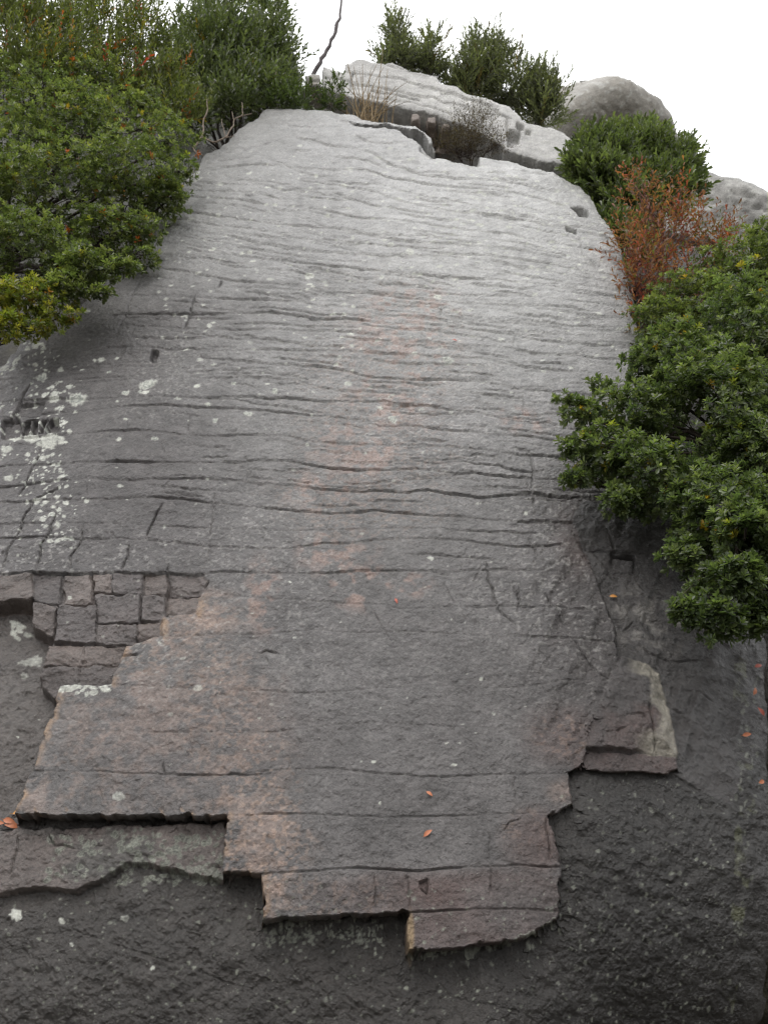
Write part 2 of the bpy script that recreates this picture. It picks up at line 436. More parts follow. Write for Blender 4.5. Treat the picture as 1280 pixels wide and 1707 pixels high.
# shorter cracks (how open, points)
CR = []
t2, t4, t5, t6, t3 = (400, 0, .34375), (0, 380, .375), (440, 400, .3594), (840, 500, .3515), (800, 80, .375)
for tl, g, pts in [
    (t2, 2.2, [(470, 632), (560, 650), (700, 662), (770, 680), (830, 712), (880, 738)]), (t2, 1.6, [(880, 740), (882, 775), (935, 812)]),
    (t2, .9, [(250, 700), (400, 745), (520, 765)]), (t2, .8, [(260, 770), (330, 780)]), (t2, .9, [(700, 830), (800, 868), (900, 908)]), (t2, 1.0, [(440, 992), (520, 1020), (620, 1050), (700, 1072)]),
    (t2, .8, [(120, 800), (250, 850), (350, 890), (480, 912)]), (t2, .9, [(0, 990), (120, 1000), (230, 1020)]), (t2, .8, [(540, 700), (640, 745), (760, 750)]),
    (t2, .7, [(930, 1020), (1060, 1040), (1180, 1080)]), (t2, .8, [(150, 640), (330, 660), (420, 660)]), (t2, .9, [(760, 1100), (900, 1130), (1060, 1150)]),
    (t4, .8, [(690, 150), (840, 182), (900, 184)]), (t4, 1.6, [(1005, 285), (995, 310), (985, 330)]), (t4, 1.5, [(885, 345), (860, 420), (825, 510)]), (t4, 1.0, [(770, 440), (800, 415)]),
    (t4, 1.0, [(620, 560), (760, 575), (950, 590)]), (t4, .9, [(860, 610), (1000, 637), (1280, 672)]), (t4, .6, [(340, 1130), (600, 1160), (800, 1152), (1000, 1172), (1280, 1192)]),
    (t4, 1.8, [(140, 670), (100, 720), (70, 790), (30, 840)]), (t4, 1.2, [(80, 765), (180, 765)]), (t4, 1.4, [(190, 960), (170, 1040), (120, 1140), (80, 1200)]), (t4, 1.5, [(290, 1170), (160, 1230), (130, 1300)]),
    (t4, 1.0, [(650, 230), (600, 340), (560, 430), (520, 500)]), (t4, .7, [(970, 1220), (960, 1290)]), (t4, .6, [(1170, 330), (1150, 420)]), (t4, .6, [(0, 955), (150, 958)]),
    (t4, .5, [(860, 840), (840, 1000)]), (t4, .5, [(740, 1200), (780, 1160)]),
    (t5, 1.0, [(0, 82), (110, 102), (250, 118), (330, 120)]), (t5, .9, [(0, 150), (90, 165), (210, 215), (260, 222)]), (t5, .8, [(420, 110), (560, 135), (730, 145)]), (t5, .9, [(500, 205), (640, 225), (760, 250), (920, 275)]),
    (t5, .9, [(940, 260), (1060, 270), (1200, 300)]), (t5, .8, [(350, 0), (480, 40), (620, 70), (760, 95)]), (t5, 1.0, [(823, 372), (823, 412)]), (t5, .9, [(870, 372), (925, 418)]),
    (t5, .9, [(0, 525), (100, 540), (220, 545)]), (t5, .8, [(700, 530), (840, 560), (960, 575)]), (t5, .8, [(1150, 490), (1150, 540)]), (t5, .9, [(1150, 550), (1280, 572)]), (t5, 1.2, [(550, 812), (620, 815), (700, 812)]),
    (t5, 1.0, [(600, 712), (700, 718), (790, 728)]), (t5, .8, [(1150, 1030), (1215, 1040), (1235, 1140)]), (t5, 1.3, [(870, 1092), (1000, 1100), (1080, 1112), (1180, 1137), (1280, 1130)]),
    (t5, 1.1, [(1200, 1170), (1240, 1260), (1230, 1290)]), (t5, .5, [(140, 100), (145, 160)]), (t5, .5, [(1195, 740), (1195, 860)]), (t5, .5, [(425, 1005), (430, 1060)]), (t5, .4, [(535, 820), (540, 900)]),
    (t6, .9, [(30, 120), (150, 135), (300, 155)]), (t6, .9, [(0, 205), (80, 215)]), (t6, .8, [(0, 340), (150, 375)]), (t6, .8, [(0, 455), (120, 470), (230, 480)]), (t6, .9, [(0, 585), (180, 600)]),
    (t6, .9, [(0, 620), (200, 635), (270, 650)]), (t6, 1.0, [(0, 710), (130, 710), (240, 720)]), (t6, 1.2, [(100, 780), (125, 870), (120, 960), (140, 1080)]), (t6, 1.0, [(240, 720), (270, 850)]),
    (t6, 1.5, [(0, 968), (160, 985), (260, 1000), (440, 1000)]), (t6, 1.2, [(0, 1120), (120, 1115), (250, 1115)]), (t6, 1.9, [(380, 1250), (480, 1255), (620, 1245)]), (t6, 1.7, [(588, 1258), (600, 1350)]),
    (t6, .8, [(420, 1355), (560, 1350), (640, 1350)]), (t6, 1.0, [(500, 1260), (495, 1320)]), (t6, 1.0, [(470, 1160), (500, 1240)]), (t6, .7, [(320, 120), (430, 150)]), (t6, .5, [(260, 200), (290, 340), (345, 400)]),
    (t6, .5, [(330, 240), (400, 360)]), (t6, 1.3, [(440, 1440), (465, 1530), (500, 1610)]), (t6, .8, [(60, 1400), (50, 1530)]),
    (t3, .9, [(0, 625), (180, 660), (280, 690)]), (t3, .9, [(0, 700), (150, 725)]), (t3, .9, [(0, 800), (160, 832)]), (t3, 1.0, [(0, 875), (100, 880), (190, 905), (290, 922)]), (t3, .9, [(300, 950), (390, 972)]),
    (t3, .8, [(0, 1010), (130, 1020), (200, 1045)]), (t3, 1.0, [(40, 1100), (140, 1130), (220, 1130)]), (t3, .9, [(300, 1100), (430, 1125)]), (t3, .9, [(450, 1240), (540, 1255)]), (t3, .9, [(380, 870), (430, 890), (450, 960), (520, 1010)]),
    (t3, .7, [(400, 980), (440, 1040), (520, 1080)]), (t3, .6, [(150, 790), (150, 830)]),
    ((0, 840, .375), 1.5, [(170, 0), (130, 60), (100, 150), (40, 250), (20, 340)]), ((0, 840, .375), 1.7, [(270, 50), (240, 140), (200, 220), (190, 330)]), ((0, 840, .375), 1.2, [(385, 100), (370, 200), (335, 260), (330, 340)]),
    ((0, 840, .375), 1.6, [(725, 40), (690, 120), (660, 200)]), ((0, 840, .375), 1.4, [(590, 215), (570, 280), (550, 335)]), ((0, 840, .375), .7, [(975, 0), (940, 180), (930, 330)]), ((0, 840, .375), .9, [(775, 310), (760, 350)]),
    ((0, 840, .375), .6, [(0, 260), (60, 235), (140, 235)]), ((0, 840, .375), .8, [(300, 185), (480, 190)]), ((0, 840, .375), 1.3, [(555, 706), (600, 712), (640, 705)]),
    ((420, 850, .34375), 1.2, [(1120, 300), (1140, 400), (1180, 560), (1270, 640)]), ((420, 850, .34375), 1.1, [(1245, 430), (1275, 520)]), ((420, 850, .34375), 1.0, [(40, 745), (80, 728), (140, 760)]),
    ((420, 850, .34375), .7, [(800, 285), (1000, 290), (1200, 315)]), ((420, 850, .34375), .6, [(860, 370), (980, 385)]), ((420, 850, .34375), .5, [(580, 540), (650, 640), (690, 720)]),
    ((820, 850, .359), 1.1, [(90, 420), (105, 480), (110, 560)]), ((820, 850, .359), 1.2, [(160, 205), (195, 260), (190, 330)]), ((820, 850, .359), 1.0, [(330, 640), (400, 720), (480, 830), (545, 870)]),
    ((820, 850, .359), 1.0, [(190, 430), (270, 520), (330, 620)]), ((820, 850, .359), 1.1, [(590, 600), (640, 560), (670, 600)]), ((820, 850, .359), 1.0, [(650, 640), (720, 690), (850, 712), (1000, 705)]),
    ((820, 850, .359), .9, [(560, 480), (610, 530)]), ((820, 850, .359), 1.1, [(830, 935), (890, 955)]), ((820, 850, .359), .7, [(880, 840), (960, 850), (1030, 890)]), ((820, 850, .359), 1.4, [(705, 900), (715, 1000), (740, 1100), (750, 1165)]),
    ((820, 850, .359), .9, [(600, 1010), (680, 1005), (705, 1040)]), ((820, 850, .359), 1.0, [(545, 1085), (600, 1065)]),
    ((400, 1250, .40625), .9, [(1065, 385), (1090, 345), (1150, 325)]), ((400, 1250, .40625), 1.0, [(1245, 300), (1250, 400), (1255, 500)]), ((400, 1250, .40625), .8, [(560, 540), (555, 700)]), ((400, 1250, .40625), .8, [(695, 540), (695, 690)]),
    ((400, 1250, .40625), 1.3, [(735, 600), (765, 625), (768, 560)]), ((400, 1250, .40625), .5, [(1110, 130), (1110, 290)]), ((400, 1250, .40625), .5, [(1010, 380), (1012, 510)]), ((400, 1250, .40625), .9, [(1018, 512), (1030, 620)]),
    ((0, 1250, .40625), .9, [(585, 80), (585, 130)]), ((0, 1250, .40625), 1.2, [(695, 85), (697, 140)]), ((0, 1250, .40625), 1.0, [(700, 140), (900, 145), (1120, 140)]), ((0, 1250, .40625), 1.5, [(200, 350), (235, 400), (330, 415)]),
    ((0, 1250, .40625), 1.3, [(85, 335), (70, 430), (40, 520)]), ((0, 1250, .40625), .8, [(640, 400), (660, 330)]),
]:
    CR.append((g, T(*tl, pts)))
for g, pts in [(1.3, [(-10, 1560), (120, 1545), (260, 1590), (420, 1640), (520, 1700)]), (1.0, [(260, 1590), (300, 1530), (360, 1500)]), (1.2, [(700, 1610), (760, 1660), (880, 1680), (960, 1720)]),
               (1.2, [(940, 1420), (1040, 1400), (1150, 1440), (1290, 1430)]), (1.0, [(1040, 1400), (1060, 1500), (1110, 1590), (1120, 1700)]), (.9, [(1150, 1440), (1190, 1540), (1260, 1600)]),
               (1.0, [(20, 1120), (60, 1180), (50, 1240), (20, 1300)]), (1.0, [(930, 1560), (1010, 1600), (1100, 1590)]), (1.3, [(1110, 1302), (1170, 1318), (1240, 1345), (1300, 1340)])]:
    CR.append((g * .3, pts))
# filler hairline cracks following the bedding
rr = random.Random(3)
for k in range(240):
    x = rr.uniform(250, 1010)
    y = 300 + 560 * rr.random() ** 1.1
    ln = rr.uniform(30, 170)
    slope = (0.17 if x < 520 else 0.09) * (1 - max(0, y - 480) / 600)
    pts = [(x, y)]
    for q in range(4):
        pts.append((pts[-1][0] + ln / 4, pts[-1][1] + ln / 4 * (slope + rr.uniform(-.05, .05))))
    CR.append((rr.uniform(.3, .95), pts))
for k in range(60):
    x = rr.uniform(60, 930)
    y = rr.uniform(600, 1500)
    sl_ = rr.uniform(-.25, .25)
    ln = rr.uniform(8, 40)
    CR.append((rr.uniform(.2, .5), [(x, y), (x + sl_ * ln, y + ln * .6), (x + sl_ * ln * 1.6, y + ln)]))

print('fields')
sdO = poly_sdf(X, Y, OUTLINE)
sdS = poly_sdf(X, Y, SLAB)
chip = np.maximum(0, fbm(X0 / 16, Y0 / 12, 55, 3) - .12)
sdS = sdS + sstep(1150, 1200, Y0) * (9 * chip + 1.2 * fbm(X0 / 8, Y0 / 8, 56, 2))
sdB = poly_sdf(X, Y, BLOCKS_AREA)
sdP = poly_sdf(X, Y, LOWER_PLATE)
sdR = poly_sdf(X, Y, RIGHT_FACE)
sdRB = poly_sdf(X, Y, RIGHT_BLOCK)
sdRS = poly_sdf(X, Y, RIGHT_STRIP)
edge = lambda sd, w=2.6: sstep(w, -w, sd)

lev = np.zeros(X.shape)
inR = sstep(10, -10, sdR)
lev = lev * (1 - inR) + (0.038 + 0.065 * sstep(1140, 890, Y)) * inR
lev = np.maximum(lev, .058 * sstep(820, 940, X) * sstep(1760, 1400, Y))
e = edge(sdP); lev = lev * (1 - e) + 0.035 * e
e = edge(sdB); lev = lev * (1 - e) + (0.071 - .00024 * np.clip(Y - 1015, 0, 160)) * e
BL_ID = np.full(X.shape, -1)
BL_BEST = np.full(X.shape, 1e9)
brr = random.Random(5)
for i, bpoly in enumerate(BLOCKS):
    bx = [p[0] for p in bpoly]; by = [p[1] for p in bpoly]
    win = (X0 > min(bx) - 25) & (X0 < max(bx) + 25) & (Y0 > min(by) - 25) & (Y0 < max(by) + 25)
    sdb = poly_sdf(X[win], Y[win], bpoly)
    cur = BL_BEST[win]
    BL_BEST[win] = np.minimum(cur, sdb)
    idv = BL_ID[win]; idv[sdb < cur] = i; BL_ID[win] = idv
    e = np.zeros(X.shape)
    e[win] = sstep(1.7, -.2, sdb)
    hgt = .026 + brr.uniform(-.008, .009)
    tilt = (X - np.mean(bx)) * brr.uniform(-.00025, .00025) + (Y - np.mean(by)) * brr.uniform(-.0003, .0003)
    lev = lev + e * (hgt + tilt)
e = edge(sdRS); lev = lev * (1 - e) + 0.085 * e
e = edge(sdRB, 3.5); lev = lev * (1 - e) + (0.112 - .042 * sstep(44, 0, -sdRB) ** 1.5 * sstep(1030, 1075, X + (1180 - Y) * .1)) * e
eS = edge(sdS)
lev = lev * (1 - eS) + 0.105 * eS

# holes and missing flakes
HOLES = [([(36, 700), (46, 696), (98, 700), (98, 722), (34, 722)], .05), ([(32, 665), (76, 668), (66, 690), (22, 690)], .03),
         ([(950, 359), (976, 363), (977, 374), (962, 370)], .13), ([(939, 392), (956, 397), (955, 403), (943, 400)], .1), ([(1046, 530), (1058, 532), (1056, 545), (1047, 542)], .3),
         ([(590, 224), (650, 230), (680, 239), (704, 252), (714, 254), (705, 238), (670, 227), (640, 223)], .4),
         ([(1012, 943), (1047, 943), (1048, 950), (1012, 948)], .06), ([(699, 1486), (711, 1480), (711, 1503), (704, 1500)], .018),
         ([(0, 690), (28, 688), (34, 700), (30, 724), (0, 724)], .05),
         ([(255, 596), (266, 600), (262, 618), (252, 614)], .05)]
for poly, dp in HOLES:
    e = edge(poly_sdf(X, Y, poly), 1.8)
    lev = lev - dp * e
for bx in (49, 64, 78):     # ribs left standing in the missing flake
    lev += 0.05 * sstep(3.5, 1.5, np.abs(X - bx - (710 - Y) * .25)) * ((Y > 698) & (Y < 722))

# each course leans a little: its lower lip stands out, its upper edge tucks under the one above
YJ = Y0 + .45 * (Y - Y0)
lip = np.zeros(X.shape)
crease = np.zeros(X.shape)
course = np.zeros(X.shape, int)
for k, (g, pts) in enumerate(JOINTS):
    px_, py_ = zip(*pts)
    yl = np.interp(X, px_, py_)
    dy = YJ - yl
    course += dy > 0
    fade = np.clip(0.55 + 0.9 * vnoise(X0 / 85 + k * 7.7, Y0 / 300, 20 + k), 0.42, 1.15)
    inside = (X0 > px_[0] - 30) & (X0 < px_[-1] + 30)
    gg = g * fade * inside
    crease = np.maximum(crease, gg * np.exp(-(dy / 1.15) ** 2))
    lip += gg * 0.0016 * np.where(dy < 0, np.exp(dy / 11), -np.exp(-dy / 6))
for k in range(13):      # finer partings between the main joints
    a, b = JOINTS[k][1], JOINTS[k + 1][1]
    for w_ in ((.5,) if k < 7 else (.36, .7)):
        yl = (1 - w_) * np.interp(X, *zip(*a)) + w_ * np.interp(X, *zip(*b)) + 3 * vnoise(X0 / 130, Y0 * 0, 120 + k)
        fade = np.clip(.35 + 1.3 * vnoise(X0 / 70 + k * 5.1 + w_ * 9, Y0 / 300, 90 + k), 0, .85)
        inside = (X0 > min(a[0][0], 250) - 20) & (X0 < 1060)
        crease = np.maximum(crease, fade * inside * np.exp(-((YJ - yl) / 1.05) ** 2))
for g, pts in CR:
    px_ = [p[0] for p in pts]; py_ = [p[1] for p in pts]
    x0, x1 = np.searchsorted(xs, [min(px_) - 14, max(px_) + 14])
    y0, y1 = np.searchsorted(ys, [min(py_) - 14, max(py_) + 14])
    if x1 <= x0 or y1 <= y0: continue
    sl2 = (slice(y0, y1), slice(x0, x1))
    d = np.full(X[sl2].shape, 1e9)
    n = len(pts) - 1
    tt = np.zeros(d.shape)
    for i in range(n):
        di, ti = seg_dist(X[sl2], Y[sl2], pts[i], pts[i + 1])
        tt = np.where(di < d, (i + ti) / n, tt)
        d = np.minimum(d, di)
    taper = np.clip(np.minimum(tt, 1 - tt) * 5, .25, 1)
    crease[sl2] = np.maximum(crease[sl2], g * taper * np.exp(-(d / 1.15) ** 2))
groove_scale = np.where(sdS < 0, 1.0, 0.8)
H = lev - crease * (0.014 + 0.0026 * np.clip(MPP * 1000 - 2.5, 0, 8)) * groove_scale + lip * (1 + 0.06 * np.clip(MPP * 1000 - 2.5, 0, 8)) * (sdS < 0)

# broad form
H += 0.05 * fbm(U / 1.9, S / 2.2, 31, 3)
H += 0.011 * fbm(U / .55, S / .42, 32, 3) * sstep(1100, 700, Y)
H += 0.004 * fbm(U / .25, S / .09, 33, 3) * (sdS < 2)
n_soft = fbm(U / .5, S / .5, 41, 3)
rough = np.where(sdS < 1.5, 0.0055, 0.017)
rough = np.where(sdR < 0, 0.012, rough)
H += rough * fbm(U / .09, S / .07, 34, 4, .6)
H += 0.0042 * fbm(U / .042, S / .036, 35, 3, .6) * (1 + .5 * n_soft)
H += 0.0016 * fbm(U / .016, S / .016, 40, 2)
H += np.where(sdS > 1.5, .022 * (np.abs(fbm(U / .38 + .3 * S, S / .26, 42, 3)) - .2), 0) * (sdO < 0)
# diagonal folds at the right flank
diag = sstep(820, 930, X) * sstep(820, 930, Y) * sstep(1330, 1240, Y)
H += diag * 0.022 * fbm((U * .5 + S * .85) / .5, (U * .85 - S * .5) / .09, 36, 3)
# arching: the flanks fall away
uc = U - 0.25
H -= 0.03 * np.maximum(0, np.abs(uc) - 0.9) ** 2 * sstep(1300, 700, Y)
H -= 0.00000075 * np.maximum(0, X0 - 930) ** 2 * sstep(700, 1000, Y) * 1.6
H -= 0.0000017 * np.maximum(0, Y0 - 1380) ** 2 * sstep(1.0, -.5, U) * .6
H -= 0.0000022 * np.maximum(0, Y0 - 1300) ** 2 * sstep(.35, 1.0, U)
# rounded shoulder and drop beyond the outline
do = np.maximum(0, sdO + 3) * MPP
drop = np.where(do > 0, 1.1 * do + 5.0 * np.minimum(do, .12), 0)
H -= np.minimum(drop, (1.7 - 1.35 * sstep(700, 1000, X0) * sstep(850, 1100, Y0)) + 0.3 * fbm(U / .8, S / .8, 38, 3))
H += .10 * fbm(U / .12, S / .10, 39, 4) * sstep(4, 30, sdO) * sstep(700, 1000, X0)
rnd = np.maximum(0, sdO + 34) / 34
H -= 0.05 * np.clip(rnd, 0, 1) ** 2.2 * MPP / .006
PW = P0 + E_N * H[..., None]
# lower edges of the sheet are undercut: the foot of the step lies further up, behind the lip
for sdx, amt in ((sdS, .038), (sdRS, .025)):
    gy_, gx_ = np.gradient(sdx, ys, xs)
    sm = sstep(.2, .8, gy_) * (sdx > -2) * (Y0 > 1180)
    mv = amt * sstep(-1.0, 2.2, sdx) * np.exp(-np.clip(sdx, 0, None) / 16) * sm
    PW = PW + mv[..., None] * E_S

# normals over the whole sheet
dU = np.gradient(PW, axis=1)
dV = np.gradient(PW, axis=0)
NW = np.cross(dV, dU)
NW /= np.linalg.norm(NW, axis=-1, keepdims=True) + 1e-12
if (NW @ E_N).mean() < 0: NW = -NW

# ------------------------------------------------------------------ colour of the stone, with sheen and left shoulder shade painted in
n_big = fbm(U / .8, S / .9, 51, 4)
n_mid = fbm(U / .25, S / .2, 52, 4)
n_fin = fbm(U / .05, S / .05, 53, 3)
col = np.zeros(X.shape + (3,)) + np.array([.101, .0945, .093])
col = mixc(col, (.235, .233, .228), sstep(1080, 400, Y0 + 120 * n_big))  # paler upwards: grazing sky sheen and stronger light painted into the colour
col = mixc(col, (.42, .42, .41), sstep(290, 40, np.hypot((X0 - 850) / 1.1, (Y0 - 370) / .9) + 90 * n_mid) * .8)  # painted sheen patch on the upper right
col = mixc(col, (.064, .057, .057), sstep(560, 230, X0 + 70 * n_big) * sstep(380, 560, Y0) * sstep(1080, 900, Y0) * .85)  # shade of the left-sloping shoulder put into the colour
col = mixc(col, (.33, .33, .32), sstep(1.25, .3, np.hypot((X0 - 800) / 230, (Y0 - 420) / 260) + .3 * n_mid) * .55)  # painted sheen carried further down the ridge
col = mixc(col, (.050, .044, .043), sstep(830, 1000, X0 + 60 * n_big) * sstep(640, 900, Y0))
streak = fbm(U / .07 + .6 * vnoise(U * 3, S * 1.2, 61), S / 1.6, 60, 3)
col = col * (1 + .20 * streak * sstep(.2, -.3, n_big) + .16 * n_mid + .10 * fbm(U / .12, S / .1, 62, 3))[..., None]
# rusty pink granite where the skin is fresher
def blob(cx, cy, rx, ry, soft=.5):
    return sstep(1 + soft, 1 - soft, np.hypot((X0 - cx) / rx, (Y0 - cy) / ry) + .45 * n_mid)
pink = np.zeros(X.shape)
for b_ in [(660, 600, 90, 70), (690, 530, 80, 35), (600, 770, 80, 60), (560, 840, 90, 35), (650, 690, 70, 50), (560, 940, 60, 40), (600, 1000, 50, 40), (440, 1010, 30, 60), (690, 1000, 30, 20), (870, 720, 40, 25)]:
    pink = np.maximum(pink, blob(*b_) * np.clip(.1 + 1.5 * n_mid + 2.2 * n_fin, 0, 1))
col = mixc(col, (.30, .20, .165), pink * .62)
ora = np.zeros(X.shape)
for b_, k in [((350, 1040, 75, 40), .9), ((275, 1090, 85, 30), .7), ((225, 1120, 40, 40), .8), ((430, 1420, 75, 75), .8), ((455, 1510, 28, 45), 1.0), ((395, 1330, 80, 50), .75), ((350, 1215, 120, 110), .65),
              ((60, 1350, 45, 40), .6), ((150, 1330, 150, 50), .55), ((550, 1520, 130, 30), .3), ((255, 1210, 150, 100), .6), ((930, 1340, 25, 25), .5), ((1090, 1200, 30, 80), .0)]:
    ora = np.maximum(ora, k * blob(*b_) * np.clip(.35 + 1.5 * n_mid + 1.6 * n_fin, 0, 1))
col = mixc(col, (.25, .185, .155), ora * .85 * (sdS < 2))
spk = sstep(.16, .34, fbm(U / .020, S / .018, 63, 2))
zone = np.zeros(X.shape)
for b_, k in [((440, 1400, 75, 110), 1), ((360, 1180, 70, 120), .7), ((330, 1050, 70, 40), .8), ((260, 1110, 60, 40), .7), ((420, 1260, 60, 60), .8), ((640, 680, 130, 180), .5), ((590, 860, 130, 60), .5), ((120, 1260, 90, 80), .35), ((550, 1510, 110, 30), .5), ((930, 1250, 45, 35), .8), ((880, 1400, 40, 30), .6)]:
    zone = np.maximum(zone, k * blob(*b_))
col = mixc(col, (.36, .25, .19), spk * zone * (sdS < 1) * .42)
spk2 = sstep(.30, .42, fbm(U / .018, S / .015, 64, 2))
col = mixc(col, (.40, .39, .37), spk2 * np.clip(.3 + .9 * n_big, .12, 1) * sstep(1500, 900, Y0) * (sdS < 1) * .55)
# purplish brown lower courses and blocks
pur = np.maximum.reduce([blob(780, 1505, 210, 40), blob(800, 1560, 170, 45), blob(890, 1420, 50, 50)]) * .95
pur = np.maximum(pur, .6 * blob(930, 1250, 60, 50))
pur = np.maximum(pur, .25 * blob(330, 1240, 190, 90))
pur = np.maximum(pur, .8 * edge(sdRS))
pur = np.maximum(pur, .8 * edge(sdRB) * sstep(1185, 1215, Y0 + 50 * n_mid) * sstep(985, 1010, X0))
pur = np.maximum(pur, .5 * blob(960, 920, 40, 60))
col = mixc(col, (.078, .050, .045), pur * np.clip(.75 + .6 * n_mid, 0, 1) * (sdO < 0))
inB = (sdS > 0) & (sdB < 4)
bt = np.array([brr.uniform(0, 1) for _ in BLOCKS])
bv = bt[np.clip(BL_ID, 0, None)]
cb = np.array([.080, .068, .066]) * (1 - bv[..., None]) + np.array([.115, .092, .082]) * bv[..., None]
col = np.where(inB[..., None], cb * (1 + .35 * n_mid[..., None]), col)
# wet skirt under the slab, its dark colour partly painted bush shade
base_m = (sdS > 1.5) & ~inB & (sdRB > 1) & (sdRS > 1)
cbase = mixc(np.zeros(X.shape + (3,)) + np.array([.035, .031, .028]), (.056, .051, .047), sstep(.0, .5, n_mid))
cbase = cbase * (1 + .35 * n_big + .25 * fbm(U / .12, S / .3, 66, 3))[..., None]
cbase = mixc(cbase, (.013, .0115, .010), sstep(800, 1050, X0 + 60 * n_big) * .85)  # shade of the overhanging right bush painted into the lower right
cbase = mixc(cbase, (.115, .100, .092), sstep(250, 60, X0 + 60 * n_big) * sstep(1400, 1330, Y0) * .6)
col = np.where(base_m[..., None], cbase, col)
onR = (sdR < 0) & base_m
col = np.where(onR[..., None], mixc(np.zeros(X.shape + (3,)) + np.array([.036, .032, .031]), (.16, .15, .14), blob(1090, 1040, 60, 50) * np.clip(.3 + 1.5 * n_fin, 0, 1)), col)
col = np.where((sdP < 1)[..., None] & base_m[..., None], mixc(np.zeros(X.shape + (3,)) + np.array([.12, .10, .092]), (.075, .07, .065), sstep(0, .5, n_mid)), col)
# fresh edges of the right-hand block and of the left lip
col = mixc(col, (.27, .25, .205), edge(sdRB, 3) * sstep(38, 24, -sdRB + 16 * n_mid + 8 * n_fin) * sstep(1035, 1075, X0 + (1180 - Y0) * .1) * .85)
_gy, _gx = np.gradient(sdS, ys, xs)
edge_l = sstep(2.5, 1, sdS) * sstep(18, 5, -sdS + 6 * n_fin) * sstep(1000, 1030, Y0) * sstep(.25, .75, -_gx) * np.clip(.6 + n_mid + n_fin, 0, 1)
col = mixc(col, (.32, .21, .13), edge_l * sstep(560, 440, X0) * .75)
col = mixc(col, (.30, .21, .11), blob(683, 1567, 6, 32) * .7)
# soil beyond the outline
soil = sdO > 8
csoil = mixc(np.zeros(X.shape + (3,)) + np.array([.030, .026, .019]), (.05, .045, .022), sstep(0, .4, n_mid))
col = np.where(soil[..., None], csoil, col)
wet = np.clip(.72 + .5 * n_big + .3 * n_mid, 0, 1)
wet = np.where(base_m, 1.1, wet)
wet = np.where(soil, 0, wet)

# lichens, and wet glints painted as pale dots: (cx, cy, rx, ry, ring?)
LI = []
t4c = lambda x, y: (x * .375, 380 + y * .375)
t5c = lambda x, y: (440 + x * .3594, 400 + y * .3594)
for x, y, r, ring in [(345, 770, 17, 1), (665, 735, 14, 1), (640, 765, 5, 1), (665, 770, 6, 0), (180, 655, 9, 1), (395, 385, 5, 0), (460, 600, 5, 0), (525, 608, 4, 0), (430, 600, 3.5, 0), (360, 635, 3.5, 0), (490, 662, 3.5, 1),
                      (570, 768, 6, 1), (520, 805, 4, 0), (345, 828, 4.5, 0), (800, 803, 6, 1), (930, 833, 5, 1), (1043, 743, 4, 1), (1220, 777, 5.5, 1), (835, 587, 4, 0), (945, 485, 5, 0), (540, 977, 5, 0), (705, 985, 5, 1),
                      (570, 895, 4, 0), (548, 1183, 4.5, 1), (935, 1163, 2.5, 0), (890, 745, 5, 0), (1110, 878, 7, 1), (965, 912, 5, 1), (245, 760, 9, 0), (230, 960, 14, 0), (60, 915, 14, 0), (130, 920, 12, 0), (40, 1107, 9, 0), (20, 975, 10, 0)]:
    LI.append((*t4c(x, y), r, r * .62, ring, .9))
for x, y, r, ring in [(850, 618, 9, 1), (600, 880, 9, 1), (50, 755, 6, 1), (330, 640, 4, 1), (505, 737, 4.5, 1), (365, 520, 4.5, 0), (525, 527, 3.5, 0), (400, 560, 3, 0), (450, 570, 2.6, 0), (370, 410, 4, 0), (400, 320, 3.5, 0),
                      (200, 1000, 4, 0), (390, 720, 6, 0), (410, 665, 2.4, 0), (225, 858, 2, 0), (540, 790, 3, 1), (810, 320, 6, 0), (540, 825, 4, 0), (680, 120, 6, 0), (225, 237, 8, 0), (715, 225, 5, 0)]:
    LI.append((*t5c(x, y), r, r * .66, ring, .9))
LI += [(717, 955, 5, 3.5, 0, .95), (204, 1342, 8, 9, 0, .6), (25, 1520, 9, 11, 0, .9), (97, 1531, 5, 6, 0, .7), (205, 1526, 7, 6, 0, .6), (111, 1568, 4, 4, 0, .7), (250, 1605, 4, 4, 0, .8), (622, 1288, 3, 3, 0, .95), (632, 1357, 2.5, 2.5, 0, .95),
       (336, 1164, 7, 5, 0, .6), (47, 1102, 18, 7, 0, .6), (60, 1096, 9, 8, 0, .6), (38, 1121, 7, 4, 0, .5)]
lr = random.Random(11)
for k in range(330):      # the white colony on the left shoulder
    c = lr.choice([(60, 575), (75, 600), (85, 645), (92, 665), (90, 705), (95, 735), (75, 760), (85, 775), (60, 800), (100, 800), (85, 830), (105, 850), (95, 890), (100, 905), (20, 600), (12, 670), (15, 745)])
    s_ = 1.5 + 3.4 * lr.random() ** 3
    LI.append((c[0] + lr.gauss(0, 19), c[1] + lr.gauss(0, 17), s_ * 1.1, s_ * .75, lr.random() < .15, .95))
for k in range(30):       # thick white crust
    c = lr.choice([(30, 1045, 20, 12), (20, 1050, 18, 14), (12, 600, 16, 22), (70, 730, 28, 4), (85, 738, 16, 8), (52, 572, 14, 5)])
    LI.append((c[0] + lr.gauss(0, c[2] * .6), c[1] + lr.gauss(0, c[3] * .6), lr.uniform(4, 9), lr.uniform(3, 6), 0, .8))
for k in range(30):
    LI.append((lr.uniform(110, 185), 1163 + lr.uniform(-4, 6) * (1 if lr.random() < .7 else 2), lr.uniform(3, 8), lr.uniform(2, 4.5), 0, .8))
for k in range(760):      # small specks over the upper slab
    x = lr.uniform(260, 1030); y = lr.triangular(220, 720, 380)
    if lr.random() < .35: x, y = lr.gauss(870, 80), lr.gauss(370, 70)
    s_ = 1.5 + 2.6 * lr.random() ** 3
    LI.append((x, y, s_ * 1.4, s_ * .65, 0, lr.uniform(.45, .95)))
